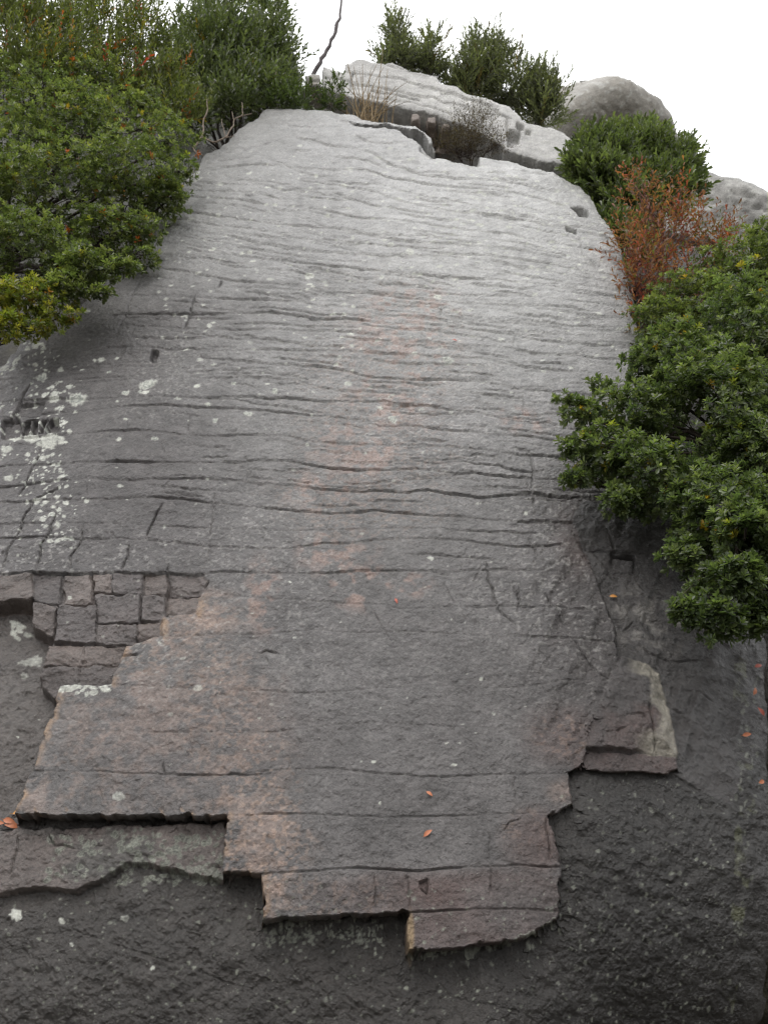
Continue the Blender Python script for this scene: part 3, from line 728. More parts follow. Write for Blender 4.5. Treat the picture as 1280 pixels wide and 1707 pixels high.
for k in range(120):
    x = lr.uniform(20, 920); y = lr.uniform(560, 1300)
    s_ = 1.3 + 2.4 * lr.random() ** 4
    LI.append((x, y, s_ * 1.2, s_ * .8, 0, lr.uniform(.4, .9)))
GREY = []
for k in range(240):      # grey-green rosettes on the plate below the left overhang
    x = lr.uniform(60, 372); y = lr.uniform(1392, 1470)
    if x < 180 and lr.random() < .6: continue
    s_ = lr.uniform(2.5, 6.5)
    GREY.append((x, y, s_, s_ * .9, 1, .75))
for k in range(1050):      # pale dots on the dark skirt: lichen, and wet glints painted in
    x = lr.uniform(-20, 1240); y = lr.uniform(1480, 1720)
    if lr.random() < .3: x, y = lr.uniform(930, 1230), lr.uniform(1300, 1700)
    s_ = 1.2 + 2.4 * lr.random() ** 3
    GREY.append((x, y, s_, s_, lr.random() < .4, lr.uniform(.3, .8)))
for k in range(160):
    x = lr.uniform(500, 640) if lr.random() < .6 else lr.uniform(440, 520); y = lr.gauss(1560, 9)
    GREY.append((x, y, lr.uniform(1.5, 4), lr.uniform(1.5, 3), 0, .55))
for k in range(110):
    t_ = lr.random()
    GREY.append((680 + 250 * t_, 1602 - 12 * t_ - 55 * t_ ** 3 + lr.gauss(0, 2.5), lr.uniform(1.5, 4), lr.uniform(1.2, 2.6), 0, .6))
for k in range(70):
    GREY.append((lr.gauss(1250, 10) + lr.choice([0, 12]), lr.uniform(1070, 1710), lr.uniform(1.5, 4), lr.uniform(2, 6), 0, .4))


def stamp(lst, base_c, ring_c):
    global col
    for cx, cy, rx, ry, ring, a in lst:
        x0, x1 = np.searchsorted(xs, [cx - rx - 5, cx + rx + 5])
        y0, y1 = np.searchsorted(ys, [cy - ry - 5, cy + ry + 5])
        if x1 <= x0 or y1 <= y0: continue
        s2 = (slice(y0, y1), slice(x0, x1))
        d = np.hypot((X[s2] - cx) / rx, (Y[s2] - cy) / ry) + .22 * vnoise(X0[s2] / 3.2, Y0[s2] / 3.2, 70)
        m = sstep(1.15, .8, d) * a
        if ring:
            c_in = mixc(np.zeros(d.shape + (3,)) + np.asarray(base_c), np.asarray(ring_c), np.maximum(sstep(.74, .6, d) * sstep(.3, .45, d), .55 * sstep(.3, .1, d)))
        else:
            c_in = np.zeros(d.shape + (3,)) + np.asarray(base_c)
        col[s2] = col[s2] * (1 - m[..., None]) + c_in * m[..., None]
        wet[s2] *= (1 - m)


stamp(GREY, (.24, .25, .21), (.11, .115, .10))
stamp(LI, (.50, .51, .46), (.27, .29, .26))
mossy = (np.abs(X0 - 1250 - .03 * (Y0 - 1300) + 12 * n_mid) < 13) & (Y0 > 1060)
col = mixc(col, (.13, .14, .06), mossy * np.clip(n_fin * 2.4 + 1.2 * n_mid - .3, 0, 1) * .4)

# ------------------------------------------------------------------ cut the sheet into its pieces
ctr = lambda A: (A[:-1, :-1] + A[1:, :-1] + A[:-1, 1:] + A[1:, 1:]) / 4
qO, qS, qB, qP, qRB, qRS = map(ctr, (sdO, sdS, sdB, sdP, sdRB, sdRS))
qid = BL_ID[:-1, :-1]
qc = course[:-1, :-1]
lab = np.full(qO.shape, 1)                                   # 1 base rock
lab[qP < 1.5] = 2
lab[(qB < 1.5) & (qid >= 0)] = 0
lab = np.where((qB < 1.5) & (qid >= 0), 100 + qid, lab)
lab[qRS < 1.5] = 200
lab[qRB < 1.5] = 201
lab = np.where(qS < 2.0, 300 + qc, lab)
lab[qO > 8] = 3                                              # hillside
far = ctr(np.maximum(0, sdO) * MPP)
lab[(far > 3.2) & (ctr(Y0) < 400)] = -1
NX = len(xs)
VID = np.arange(X.size).reshape(X.shape)
QF = np.stack([VID[1:, :-1], VID[1:, 1:], VID[:-1, 1:], VID[:-1, :-1]], -1)
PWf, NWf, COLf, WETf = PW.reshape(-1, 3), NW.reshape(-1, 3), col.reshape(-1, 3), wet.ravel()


def cut(name, code, mat, parent=None, origin=(0, 0, 0)):
    f = QF[lab == code]
    if len(f) < 12: return None
    ids, inv = np.unique(f.ravel(), return_inverse=True)
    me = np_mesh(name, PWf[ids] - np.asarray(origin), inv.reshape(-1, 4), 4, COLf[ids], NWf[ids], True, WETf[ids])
    return link(name, me, mat, parent)


def surf(px, py):
    j = int(np.clip(np.searchsorted(xs, px), 1, NX - 1)); i = int(np.clip(np.searchsorted(ys, py), 1, len(ys) - 1))
    return PW[i, j], NW[i, j]


rock = empty('rock_slab', FOOT)
tag(rock, 'huge grey granite slab split into thin level courses, stepped broken lower edge', 'rock slab')
tiny = []
for code in sorted(c for c in np.unique(lab) if c >= 100):
    if (lab == code).sum() < 60:
        tiny.append(code)
for code in tiny:       # slivers join the course above
    lab[lab == code] = code - 1
for code in sorted(c for c in np.unique(lab) if c >= 100):
    nm = 'rock_course' if code >= 300 else 'rock_block'
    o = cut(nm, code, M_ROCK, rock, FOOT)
    if o is None: continue
    if code == 201: o['label'] = 'block with a pale straw coloured broken right edge'
    if code == 200: o['label'] = 'narrow red brown course under the pale edged block'
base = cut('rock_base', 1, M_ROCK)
tag(base, 'dark wet rough rock below the stepped edge of the slab', None, None, 'structure')
pl = cut('rock_plate', 2, M_ROCK, base)
pl['label'] = 'thin plate covered in grey green lichen under the left overhang'
hs = cut('hillside', 3, M_SOIL)
tag(hs, 'dark leafy soil behind the edges of the rock', None, None, 'structure')

# ground at the foot of the rock, reaching past the horizon
gv = np.array([[-900, -900, 0], [900, -900, 0], [900, 900, 0], [-900, 900, 0]], float)
g = link('ground', np_mesh('ground', gv, [[0, 1, 2, 3]], 4, smooth=False), M_GROUND)
tag(g, 'brown forest floor at the foot of the rock', None, None, 'structure')


# ------------------------------------------------------------------ other rocks: relief sheets with real depth
def rock_sheet(name, poly, origin, tilt, base_col, step=4, depth=1.0, relief=.05, roundness=.12, seed=1, mat=None, parent=None, yaw=0.0, joints=(), steps=(), paint=None, warp=1.0):
    """a free standing rock whose outline is surveyed on a plane through `origin`, domed and closed towards the back"""
    tl = math.radians(tilt)
    ew = np.array([math.cos(yaw), math.sin(yaw), 0])
    en = np.array([math.sin(yaw) * math.sin(tl), -math.cos(yaw) * math.sin(tl), math.cos(tl)])
    es = np.cross(en, ew)
    pad = 26
    px = [p[0] for p in poly]; py = [p[1] for p in poly]
    gx = np.arange(min(px) - pad, max(px) + pad + step, step); gy = np.arange(min(py) - pad, max(py) + pad + step, step)
    A, B = np.meshgrid(gx, gy)
    d = ray(A, B)
    t = ((origin - CAM) @ en) / (d @ en)
    Pp = CAM + d * t[..., None]
    u = (Pp - origin) @ ew; s = (Pp - origin) @ es
    mp = ((Pp - CAM) @ np.array([0, cp, sp_])) / F
    Aw = A + warp * (2.5 * vnoise(A / 16, B / 16, seed) + vnoise(A / 6, B / 6, seed + 1))
    Bw = B + warp * (2.5 * vnoise(A / 18, B / 14, seed + 2) + vnoise(A / 6, B / 6, seed + 3))
    sd = poly_sdf(Aw, Bw, poly)
    h = relief * fbm(u / .9, s / .7, seed + 4, 4) + .25 * relief * fbm(u / .15, s / .1, seed + 5, 3)
    for w_, g_, pts in joints:
        dd = np.full(A.shape, 1e9)
        for i in range(len(pts) - 1):
            dd = np.minimum(dd, seg_dist(Aw, Bw, pts[i], pts[i + 1])[0])
        h -= g_ * np.exp(-(dd / w_) ** 2)
    for pl_, hh in steps:
        h += hh * sstep(2.5, -2.5, poly_sdf(Aw, Bw, pl_))
    rp = roundness / np.median(mp)
    q = np.clip(-sd / rp, 0, 1)
    h -= roundness * (1 - np.sqrt(1 - (1 - q) ** 2 + 1e-9)) * .9
    back = np.clip((sd + 1) / pad, 0, 1)
    h -= depth * back ** .5 * (back > 0)
    W = Pp + en * h[..., None]
    # draw the rim inwards while it goes back, so that the sides are walls and not flaring skirts
    c = np.array([np.mean(px), np.mean(py)])
    gyv, gxv = np.gradient(sd, step)
    pull = np.clip(sd, 0, None)[..., None]
    W = W - (gxv[..., None] * mp[..., None] * pull) * ew + (gyv[..., None] * mp[..., None] * pull) * es
    cc = np.zeros(A.shape + (3,)) + np.asarray(base_col)
    nm = fbm(u / .5, s / .4, seed + 6, 4)
    cc = cc * (1 + .28 * nm[..., None])
    if paint: cc = paint(cc, A, B, nm, u, s)
    keep = (sd[:-1, :-1] < pad) & (sd[1:, 1:] < pad)
    V = np.arange(A.size).reshape(A.shape)
    q4 = np.stack([V[1:, :-1], V[1:, 1:], V[:-1, 1:], V[:-1, :-1]], -1)[keep]
    ids, inv = np.unique(q4.ravel(), return_inverse=True)
    loc = np.asarray(parent.location) if parent is not None else np.zeros(3)
    me = np_mesh(name, W.reshape(-1, 3)[ids] - loc, inv.reshape(-1, 4), 4, cc.reshape(-1, 3)[ids], None, True, np.full(len(ids), .3))
    return link(name, me, mat or M_STONE, parent)


def pale_spots(cc, A, B, nm, u, s):
    f = fbm(u / .07, s / .06, 81, 3)
    return mixc(cc, (.42, .42, .39), sstep(.28, .5, f + .3 * nm) * .8)


cap_o = at(720, 190, 7.2)
cap = empty('cap_rock', cap_o)
tag(cap, 'pale cracked ledge of rock lying above the notch at the slab top', 'rock ledge')
CAPP = [(574, 102), (596, 96), (613, 96), (634, 104), (654, 101), (685, 115), (727, 124), (733, 136), (754, 141), (802, 158), (838, 172), (856, 179), (871, 196), (912, 206), (935, 213), (957, 230),
        (966, 258), (950, 272), (915, 272), (880, 262), (845, 250), (800, 222), (760, 202), (720, 190), (690, 183), (640, 174), (590, 163), (560, 154), (537, 150), (537, 108), (556, 113), (572, 116)]
CJ = [(1.2, .04, [(540, 128), (600, 140), (700, 158), (800, 185), (850, 196)]), (1.2, .035, [(575, 118), (650, 128), (740, 152), (830, 178)]), (1.2, .035, [(640, 106), (690, 121), (728, 130)]),
      (1.2, .03, [(585, 155), (690, 172), (760, 190), (800, 200)]), (1.6, .05, [(590, 118), (584, 150)]), (1.1, .03, [(700, 145), (790, 168)]), (1.5, .05, [(620, 150), (700, 165)]), (1.4, .05, [(800, 165), (842, 196), (846, 220)])]
CS = [([(845, 219), (866, 219), (866, 240), (846, 240)], -.13), ([(863, 203), (874, 205), (873, 216), (864, 214)], -.1), ([(874, 215), (883, 218), (882, 225), (875, 223)], -.08)]
rock_sheet('ledge_top', CAPP, cap_o, 74, (.42, .415, .40), 1.6, 1.1, .02, .06, 91, None, cap, 0, CJ, CS, pale_spots)
rock_sheet('end_block', [(505, 122), (520, 120), (535, 122), (538, 142), (522, 143), (507, 140)], at(520, 132, 7.15), 85, (.32, .30, .27), 2, .5, .02, .06, 95, None, cap, 0, [(1.5, .05, [(505, 132), (538, 133)])], (), pale_spots)
rock_sheet('under_ledge', [(545, 176), (600, 180), (690, 204), (760, 224), (840, 240), (890, 250), (955, 255), (975, 330), (890, 340), (700, 310), (600, 250), (540, 210)], at(710, 230, 7.75), 78, (.075, .065, .056), 3, .9, .05, .10, 99, None, cap,  # dark colour paints in the shade beneath the cap
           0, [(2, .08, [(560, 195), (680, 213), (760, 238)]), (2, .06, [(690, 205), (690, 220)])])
for (x0, y0, x1, y1, sd_n) in [(684, 189, 701, 201, 1), (712, 193, 728, 206, 2), (736, 203, 752, 212, 3)]:
    rock_sheet('ledge_stone', [(x0, y0 + 2), (x0 + 4, y0), (x1 - 3, y0 + 1), (x1, y0 + 4), (x1 - 1, y1), (x0 + 1, y1)], at((x0 + x1) / 2, (y0 + y1) / 2, 7.2), 85, (.24, .20, .175), 1.5, .3, .012, .014, 120 + sd_n, None, cap)
p_ = rock_sheet('rock_plate', [(640, 222), (652, 214), (690, 219), (712, 233), (726, 243), (727, 257), (716, 255), (700, 243), (672, 231)], at(685, 232, 6.5), 75, (.26, .255, .245), 1.5, .45, .02, .05, 131, None, None, 0, [(1.4, .06, [(662, 216), (664, 228)])], (), pale_spots)
tag(p_, 'loose thin grey plate jutting over a dark gap at the slab top', 'rock plate')

bo = at(1040, 200, 11.0)
b_ = rock_sheet('boulder', [(922, 240), (930, 206), (950, 174), (980, 150), (1008, 134), (1040, 124), (1064, 129), (1090, 146), (1116, 164), (1136, 190), (1146, 225), (1148, 330), (926, 330)], bo, 141, (.25, .235, .205), 3, 2.2, .05, .7, 140, None, None, .1,
                [(2.2, .03, [(1066, 135), (1085, 160), (1092, 190)]), (2, .02, [(980, 160), (1010, 185), (1015, 215)])], (), pale_spots, .6)
tag(b_, 'big smooth rounded brown grey boulder standing against the sky', 'boulder')
s_ = rock_sheet('rock_outcrop', [(1120, 272), (1165, 254), (1200, 264), (1240, 277), (1280, 294), (1400, 332), (1500, 420), (1500, 700), (1120, 700)], at(1240, 380, 8.6), 100, (.27, .265, .25), 5, 1.5, .1, .5, 150, None, None, -.1,
                [(1.5, .035, [(1150, 350), (1200, 336), (1280, 352)]), (1.5, .03, [(1190, 290), (1230, 325), (1290, 335)])], (), pale_spots)
tag(s_, 'light grey sloping rock outcrop behind the red shrub', 'rock outcrop')
h2 = rock_sheet('hill', [(-500, 120), (-200, 60), (60, 95), (200, 100), (330, 60), (440, 30), (490, 50), (505, 110), (500, 230), (380, 330), (0, 640), (-500, 700)], at(200, 250, 8.9), 84, (.03, .032, .02), 8, 2.0, .25, .5, 160, M_SOIL)
tag(h2, 'dim wooded hill rising behind the left bushes', None, None, 'structure')
h3 = rock_sheet('hill', [(1090, 420), (1150, 380), (1300, 400), (1700, 430), (1800, 1500), (1330, 1800), (1260, 1500), (1240, 1200), (1200, 980), (1100, 800)], at(1250, 800, 5.6), 68, (.03, .026, .018), 10, 1.0, .15, .3, 170, M_SOIL)
tag(h3, 'dark shaded slope behind the right bush', None, None, 'structure')

# ------------------------------------------------------------------ plants
UP = np.array([0, 0, 1.0])


def norm(v):
    return v / (np.linalg.norm(v, axis=-1, keepdims=True) + 1e-9)


class Leaves:
    """collects single leaves; each leaf is two folded faces with a midrib"""
    def __init__(self):
        self.P, self.D, self.Nn, self.L, self.W, self.C = [], [], [], [], [], []

    def add(self, P, D, Nn, L, W, C):
        self.P.append(P); self.D.append(D); self.Nn.append(Nn); self.L.append(L); self.W.append(W); self.C.append(C)

    def mesh(self, name, origin):
        P, D, Nn, L, W, C = (np.concatenate(a) for a in (self.P, self.D, self.Nn, self.L, self.W, self.C))
        D = norm(D)
        side = norm(np.cross(Nn, D))
        n2 = np.cross(D, side)
        L = L[:, None]; W = W[:, None]
        b = P
        l1 = P + D * L * .36 + side * W * .34 + n2 * L * .05
        r1 = P + D * L * .36 - side * W * .34 + n2 * L * .05
        l2 = P + D * L * .76 + side * W * .5 + n2 * L * .05
        r2 = P + D * L * .76 - side * W * .5 + n2 * L * .05
        t = P + D * L - n2 * L * .10
        V = np.stack([b, l1, l2, t, r2, r1], 1).reshape(-1, 3) - origin
        n = len(P)
        o = np.arange(n)[:, None] * 6
        f = np.concatenate([o + np.array([[0, 3, 2, 1]]), o + np.array([[0, 5, 4, 3]])], 0)
        return np_mesh(name, V, f, 4, np.repeat(C, 6, 0), None, False)


class Tubes:
    def __init__(self):
        self.V, self.Fc, self.n = [], [], 0

    def add(self, pts, r0, r1, sides=5):
        pts = np.asarray(pts, float)
        m = len(pts)
        tang = norm(np.gradient(pts, axis=0))
        ref = np.array([.31, .87, .13])
        a = norm(np.cross(tang, ref)); b = np.cross(tang, a)
        ang = np.arange(sides) / sides * 2 * math.pi
        rad = np.linspace(r0, r1, m)[:, None, None]
        ring = pts[:, None] + rad * (a[:, None] * np.cos(ang)[None, :, None] + b[:, None] * np.sin(ang)[None, :, None])
        self.V.append(ring.reshape(-1, 3))
        i = np.arange(m - 1)[:, None] * sides + np.arange(sides)[None]
        j = np.arange(m - 1)[:, None] * sides + (np.arange(sides)[None] + 1) % sides
        self.Fc.append(np.stack([i, j, j + sides, i + sides], -1).reshape(-1, 4) + self.n)
        self.n += m * sides

    def mesh(self, name, origin):
        return np_mesh(name, np.concatenate(self.V) - origin, np.concatenate(self.Fc), 4, None, None, True)


def wobble(p, q, rng, amp=.12, n=6, sag=0.0):
    t = np.linspace(0, 1, n)[:, None]
    L_ = np.linalg.norm(q - p)
    j = rng.normal(0, amp * L_, (n, 3)) * np.sin(t * math.pi)
    return p + (q - p) * t + np.cumsum(j, 0) * .35 * np.sin(t * math.pi) + np.array([0, 0, sag]) * L_ * np.sin(t * math.pi)


def rand_dirs(n, rng):
    return norm(rng.normal(size=(n, 3)))


def pal(n, rng, pal_, acc=None, acc_p=0.0):
    """leaf colours drawn from a palette, a few from an accent palette"""
    pal_ = np.asarray(pal_)
    i = rng.integers(0, len(pal_), n); j = rng.integers(0, len(pal_), n); t = rng.random((n, 1))
    c = pal_[i] * t + pal_[j] * (1 - t)
    c = c * rng.uniform(.75, 1.3, (n, 1))
    if acc is not None:
        acc = np.asarray(acc)
        k = rng.random(n) < acc_p
        c[k] = acc[rng.integers(0, len(acc), k.sum())]
    return c


def whorls(lv, P, A, rng, nleaf, L, aspect, colf, spread=(.35, 1.25), tiers=1):
    """rosettes of leaves at points P along axes A"""
    n = len(P)
    ref = rand_dirs(n, rng)
    a = norm(np.cross(A, ref)); b = np.cross(A, a)
    base_c = colf(n)
    for k in range(nleaf):
        th = 2 * math.pi * (k * .382 + rng.random(n) * .12)
        f = k / max(1, nleaf - 1)
        sp = spread[0] + (spread[1] - spread[0]) * f + rng.normal(0, .15, n)
        rad = a * np.cos(th)[:, None] + b * np.sin(th)[:, None]
        D = A * np.cos(sp)[:, None] + rad * np.sin(sp)[:, None]
        D = D + np.array([0, 0, -.12])
        Nn = A * np.sin(sp)[:, None] - rad * np.cos(sp)[:, None] + rng.normal(0, .25, (n, 3))
        ll = L * rng.uniform(.65, 1.15, n) * (.7 + .3 * f)
        lv.add(P - A * (L * .35 * f)[:, None] if np.ndim(L) else P - A * L * .35 * f, D, Nn, ll, ll * aspect * rng.uniform(.85, 1.15, n), base_c * rng.uniform(.8, 1.2, (n, 1)) * np.array([1.38 - .55 * f, 1.32 - .48 * f, 1.2 - .3 * f]))


def shoots(lv, P, A, rng, length, nleaf, L, aspect, colf, tilt=.6):
    """upright shoots with leaves spiralling along them"""
    n = len(P)
    ref = rand_dirs(n, rng)
    a = norm(np.cross(A, ref)); b = np.cross(A, a)
    base_c = colf(n)
    ln = length * rng.uniform(.6, 1.3, n)
    for k in range(nleaf):
        th = k * 2.4 + rng.random(n)
        f = k / max(1, nleaf - 1)
        sp = tilt * (1.15 - .6 * f) + rng.normal(0, .15, n)
        rad = a * np.cos(th)[:, None] + b * np.sin(th)[:, None]
        D = A * np.cos(sp)[:, None] + rad * np.sin(sp)[:, None]
        Nn = A * np.sin(sp)[:, None] - rad * np.cos(sp)[:, None] + rng.normal(0, .3, (n, 3))
        ll = L * rng.uniform(.7, 1.2, n)
        lv.add(P + A * (ln * f)[:, None], D, Nn, ll, ll * aspect, base_c * rng.uniform(.75, 1.25, (n, 1)))


def lobe_points(lobes, density, rng, gap=.2, gfreq=2.6, shell=.55):
    """points through the volume of ellipsoid lobes given in survey pixels + distance; denser towards the surface, clumped"""
    Ps, As, ctr_ = [], [], []
    for (cx, cy, rx, ry, yd) in lobes:
        C = at(cx, cy, yd)
        k = mpp(C)
        R3 = np.array([rx * k, .5 * (rx + ry) * k * .9, ry * k])
        n = max(6, int(density * rx * ry / 1000))
        d = rand_dirs(n, rng)
        d[:, 1] = np.where(rng.random(n) < .45, -np.abs(d[:, 1]), d[:, 1])
        r = (shell + (1 - shell) * rng.random(n)) * (1 + .16 * np.sin(d[:, 0] * 5 + cx) * np.sin(d[:, 2] * 6 + cy))
        P = C + d * r[:, None] * R3
        q = np.sin(P[:, 0] * gfreq * 2.1 + 1.3 * np.sin(P[:, 2] * gfreq * 1.7)) + np.sin(P[:, 2] * gfreq * 2.4 + P[:, 1] * gfreq * 1.9 + cx)
        kp = q > -2 + 4 * gap * .9
        P, d = P[kp], d[kp]
        Ps.append(P); As.append(norm(d * .75 + UP * .55 + rng.normal(0, .3, d.shape)))
        ctr_.append((C, R3))
    return np.concatenate(Ps), np.concatenate(As), ctr_


def branches(root, base_p, ctr_, P, rng, r0, mat, twigs=60, name='branch'):
    """a limb to every lobe (each its own part) that forks into twigs ending at leaf clusters"""
    tw = Tubes()
    for i, (C, R3) in enumerate(ctr_):
        t = Tubes()
        path = wobble(base_p, C, rng, .10, 8)
        t.add(path, r0, r0 * .35, 6)
        d = np.linalg.norm((P - C) / R3, axis=1)
        idx = np.where(d < 1.15)[0]
        if len(idx):
            idx = rng.choice(idx, min(len(idx), max(3, twigs // len(ctr_))), replace=False)
            for j in idx:
                st = path[rng.integers(4, 8)]
                t.add(wobble(st, P[j], rng, .10, 5), r0 * .26, r0 * .09, 4)
        link(name, t.mesh(name, base_p), mat, root)


GREEN = [(.085, .115, .056), (.115, .147, .070), (.065, .092, .047), (.148, .178, .092)]
GREEN_L = [(.100, .128, .056), (.130, .158, .068), (.074, .098, .046), (.16, .18, .080)]
OLIVE = [(.095, .110, .046), (.12, .135, .055), (.070, .085, .036), (.14, .15, .06)]
YELLOW = [(.26, .22, .04), (.30, .20, .03), (.22, .24, .05)]
ORANGE = [(.38, .10, .03), (.42, .06, .04), (.34, .17, .04)]


def bush(name, label, cat, lobes, base_px, style, density, L, palette, acc=None, acc_p=0.0, r0=.02, aspect=.4, nleaf=8, gap=.2, shell=.55, group=None, seed=1, parts=0, mat=None, twigs=60, shoot_len=.2,
         bark=None, lean=None, tilt=.6, spread=(.35, 1.25), gfreq=2.6):
    rng = np.random.default_rng(seed)
    bp = at(*base_px)
    root = empty(name, bp)
    tag(root, label, cat, group)
    P, A, ctr_ = lobe_points(lobes, density, rng, gap, gfreq, shell)
    if lean is not None: A = norm(A * (1 - lean[0]) + np.asarray(lean[1]) * lean[0])
    colf = lambda n: pal(n, rng, palette, acc, acc_p)
    mt = mat or M_LEAF
    if parts:
        # the clusters that show largest are parts of their own
        front = (P - CAM) @ np.array([0, cp, sp_])
        cc = np.array([c for c, _ in ctr_])
        near = np.min(np.linalg.norm(P[:, None] - cc[None], axis=2), 1)
        rel = (P - CAM)
        px = 640 + F * rel[:, 0] / front
        ok = (px > -10) & (px < 1290)
        order = np.argsort(front - .5 * near + np.where(ok, 0, 99))[:parts]
        protos = []
        for v in range(7):
            lv = Leaves()
            whorls(lv, np.zeros((1, 3)), np.array([[0, 0, 1.0]]), rng, nleaf, L, aspect, colf, spread)
            protos.append(lv.mesh('leaf_cluster', np.zeros(3)))
        for i in order:
            q = Vector(A[i]).to_track_quat('Z', 'Y').to_matrix().to_4x4()
            m = Matrix.Translation(Vector(P[i] - bp)) @ q @ Matrix.Rotation(rng.uniform(0, 6.28), 4, 'Z') @ Matrix.Scale(rng.uniform(.85, 1.25), 4)
            o = link('leaf_cluster', protos[rng.integers(0, 7)], mt, root)
            o.matrix_basis = m
        keep = np.ones(len(P), bool); keep[order] = False
        P2, A2 = P[keep], A[keep]
    else:
        P2, A2 = P, A
    if len(P2):
        lv = Leaves()
        if style == 'whorl':
            whorls(lv, P2, A2, rng, nleaf, L, aspect, colf, spread)
        else:
            shoots(lv, P2, A2, rng, shoot_len, nleaf, L, aspect, colf, tilt)
        fo = link('foliage', lv.mesh('foliage', bp), mt, root)
        fo['kind'] = 'stuff'
    branches(root, bp, ctr_, P, rng, r0, bark or M_BARK, twigs)
    return root


# --- right bush, close
bush('evergreen_bush', 'large glossy evergreen bush overhanging the right side of the slab', 'bush',
     [(1190, 690, 130, 130, 4.1), (1250, 560, 100, 130, 4.3), (1130, 610, 85, 80, 4.25), (1080, 610, 45, 40, 4.3), (1060, 690, 75, 60, 4.1), (1010, 760, 72, 55, 4.0), (968, 690, 38, 26, 4.0), (940, 664, 20, 11, 4.0), (948, 745, 24, 14, 4.0), (955, 798, 30, 16, 3.95), (1050, 572, 22, 20, 4.3), (1000, 642, 26, 14, 4.1), (1140, 1020, 26, 24, 3.55), (1090, 800, 90, 75, 3.95), (1040, 838, 45, 32, 3.9),
      (1200, 860, 100, 90, 3.8), (1260, 760, 70, 90, 3.9), (1215, 985, 70, 60, 3.6), (1190, 1030, 60, 45, 3.55), (1265, 1010, 50, 60, 3.6), (1150, 930, 50, 40, 3.7), (1290, 890, 60, 90, 3.8), (1225, 930, 75, 60, 3.75), (1240, 900, 60, 70, 3.55), (1225, 960, 50, 40, 3.5), (1285, 985, 55, 60, 3.65), (1260, 880, 70, 60, 3.8), (1330, 650, 90, 200, 4.2)],
     (1290, 780, 4.4), 'whorl', 60, .046, GREEN, YELLOW, .02, .016, .40, 11, .21, .5, None, 21, 290, twigs=150, gfreq=3.4)
bush('evergreen_bush', 'paler evergreen bush above the large glossy right bush and below the outcrop', 'bush',
     [(1240, 450, 90, 60, 4.9), (1150, 500, 80, 55, 4.8), (1100, 540, 60, 45, 4.7), (1200, 540, 90, 60, 4.7), (1300, 440, 70, 90, 4.9), (1270, 400, 40, 25, 5.0)],
     (1290, 640, 5.2), 'whorl', 74, .048, GREEN_L, YELLOW, .02, .016, .4, 9, .15, .45, None, 22, 0, twigs=60)
# --- left masses
bush('evergreen_bush', 'broad leafy bush filling the left side, its lower skirt in deep shade', 'bush',
     [(90, 330, 150, 100, 5.2), (215, 290, 100, 80, 5.2), (40, 430, 110, 85, 4.9), (180, 390, 80, 55, 5.1), (285, 235, 55, 50, 5.5), (260, 330, 50, 50, 5.3), (30, 250, 100, 80, 5.3), (140, 225, 120, 60, 5.4), (240, 385, 40, 36, 5.1), (235, 430, 36, 24, 5.05), (285, 330, 40, 34, 5.3), (300, 285, 34, 30, 5.4), (90, 190, 130, 60, 5.5), (220, 200, 90, 55, 5.6), (40, 140, 70, 50, 5.6), (150, 130, 60, 36, 5.7), (-60, 350, 90, 160, 5.0)],
     (-40, 470, 5.9), 'whorl', 66, .050, GREEN_L, YELLOW + ORANGE[:1], .03, .025, .38, 9, .17, .5, None, 23, 250, twigs=150, gfreq=2.6)
bush('evergreen_bush', 'tall thin stemmed bush with scattered orange leaves in the top left corner', 'bush',
     [(60, 150, 120, 90, 5.9), (190, 165, 90, 60, 6.0), (20, 60, 90, 80, 6.0), (130, 80, 70, 50, 6.1), (260, 150, 60, 60, 6.1), (240, 60, 34, 70, 6.2), (300, 195, 50, 40, 6.0), (100, 120, 130, 60, 6.5), (220, 130, 90, 60, 6.6), (60, 40, 110, 60, 6.6), (180, 60, 60, 50, 6.6)],
     (60, 330, 6.7), 'shoot', 60, .058, OLIVE, ORANGE + YELLOW, .05, .014, .33, 11, .3, .3, None, 24, 0, twigs=140, shoot_len=.26, lean=(.55, (.1, 0, 1)), gfreq=2.2, mat=M_DULL)
bush('evergreen_bush', 'low front spray of pale green leaves reaching over bare rock at left', 'bush',
     [(150, 450, 62, 38, 4.7), (205, 448, 30, 18, 4.7), (115, 480, 44, 30, 4.65), (135, 420, 36, 20, 4.7), (170, 490, 24, 14, 4.65)],
     (40, 470, 5.1), 'whorl', 80, .05, GREEN_L, YELLOW, .02, .012, .4, 9, .1, .4, None, 25, 90, twigs=30, gfreq=3.5)
bush('azalea_shrub', 'small yellow green shrub at the left edge just above the white lichen', 'shrub',
     [(45, 505, 80, 40, 4.65), (100, 530, 46, 30, 4.65), (15, 545, 34, 34, 4.55), (60, 550, 40, 16, 4.6), (10, 490, 30, 30, 4.6)],
     (0, 575, 5.0), 'whorl', 70, .045, [(.18, .19, .04), (.13, .16, .04), (.24, .22, .045), (.09, .12, .03)], YELLOW + ORANGE[2:], .08, .009, .38, 9, .12, .4, None, 26, 80, twigs=40, gfreq=4)
bush('evergreen_bush', 'dense dark green bush with upright shoots behind the upper left slab edge', 'bush',
     [(370, 100, 80, 75, 7.0), (440, 100, 60, 70, 7.2), (330, 150, 60, 60, 6.8), (420, 160, 70, 36, 6.8), (470, 150, 30, 36, 7.0), (450, 40, 36, 36, 7.3), (360, 40, 40, 36, 7.3), (385, 180, 60, 22, 6.6), (410, 130, 90, 50, 7.4), (320, 90, 50, 60, 7.3), (390, 20, 50, 26, 7.4), (310, 205, 40, 30, 6.4)],
     (400, 330, 7.6), 'shoot', 90, .08, [(.105, .125, .072), (.135, .155, .085), (.085, .105, .062)], YELLOW, .01, .03, .3, 10, .1, .4, None, 27, 0, twigs=60, shoot_len=.24, lean=(.5, (.05, 0, 1)), tilt=.55)  # greens paled to paint in mist over distance
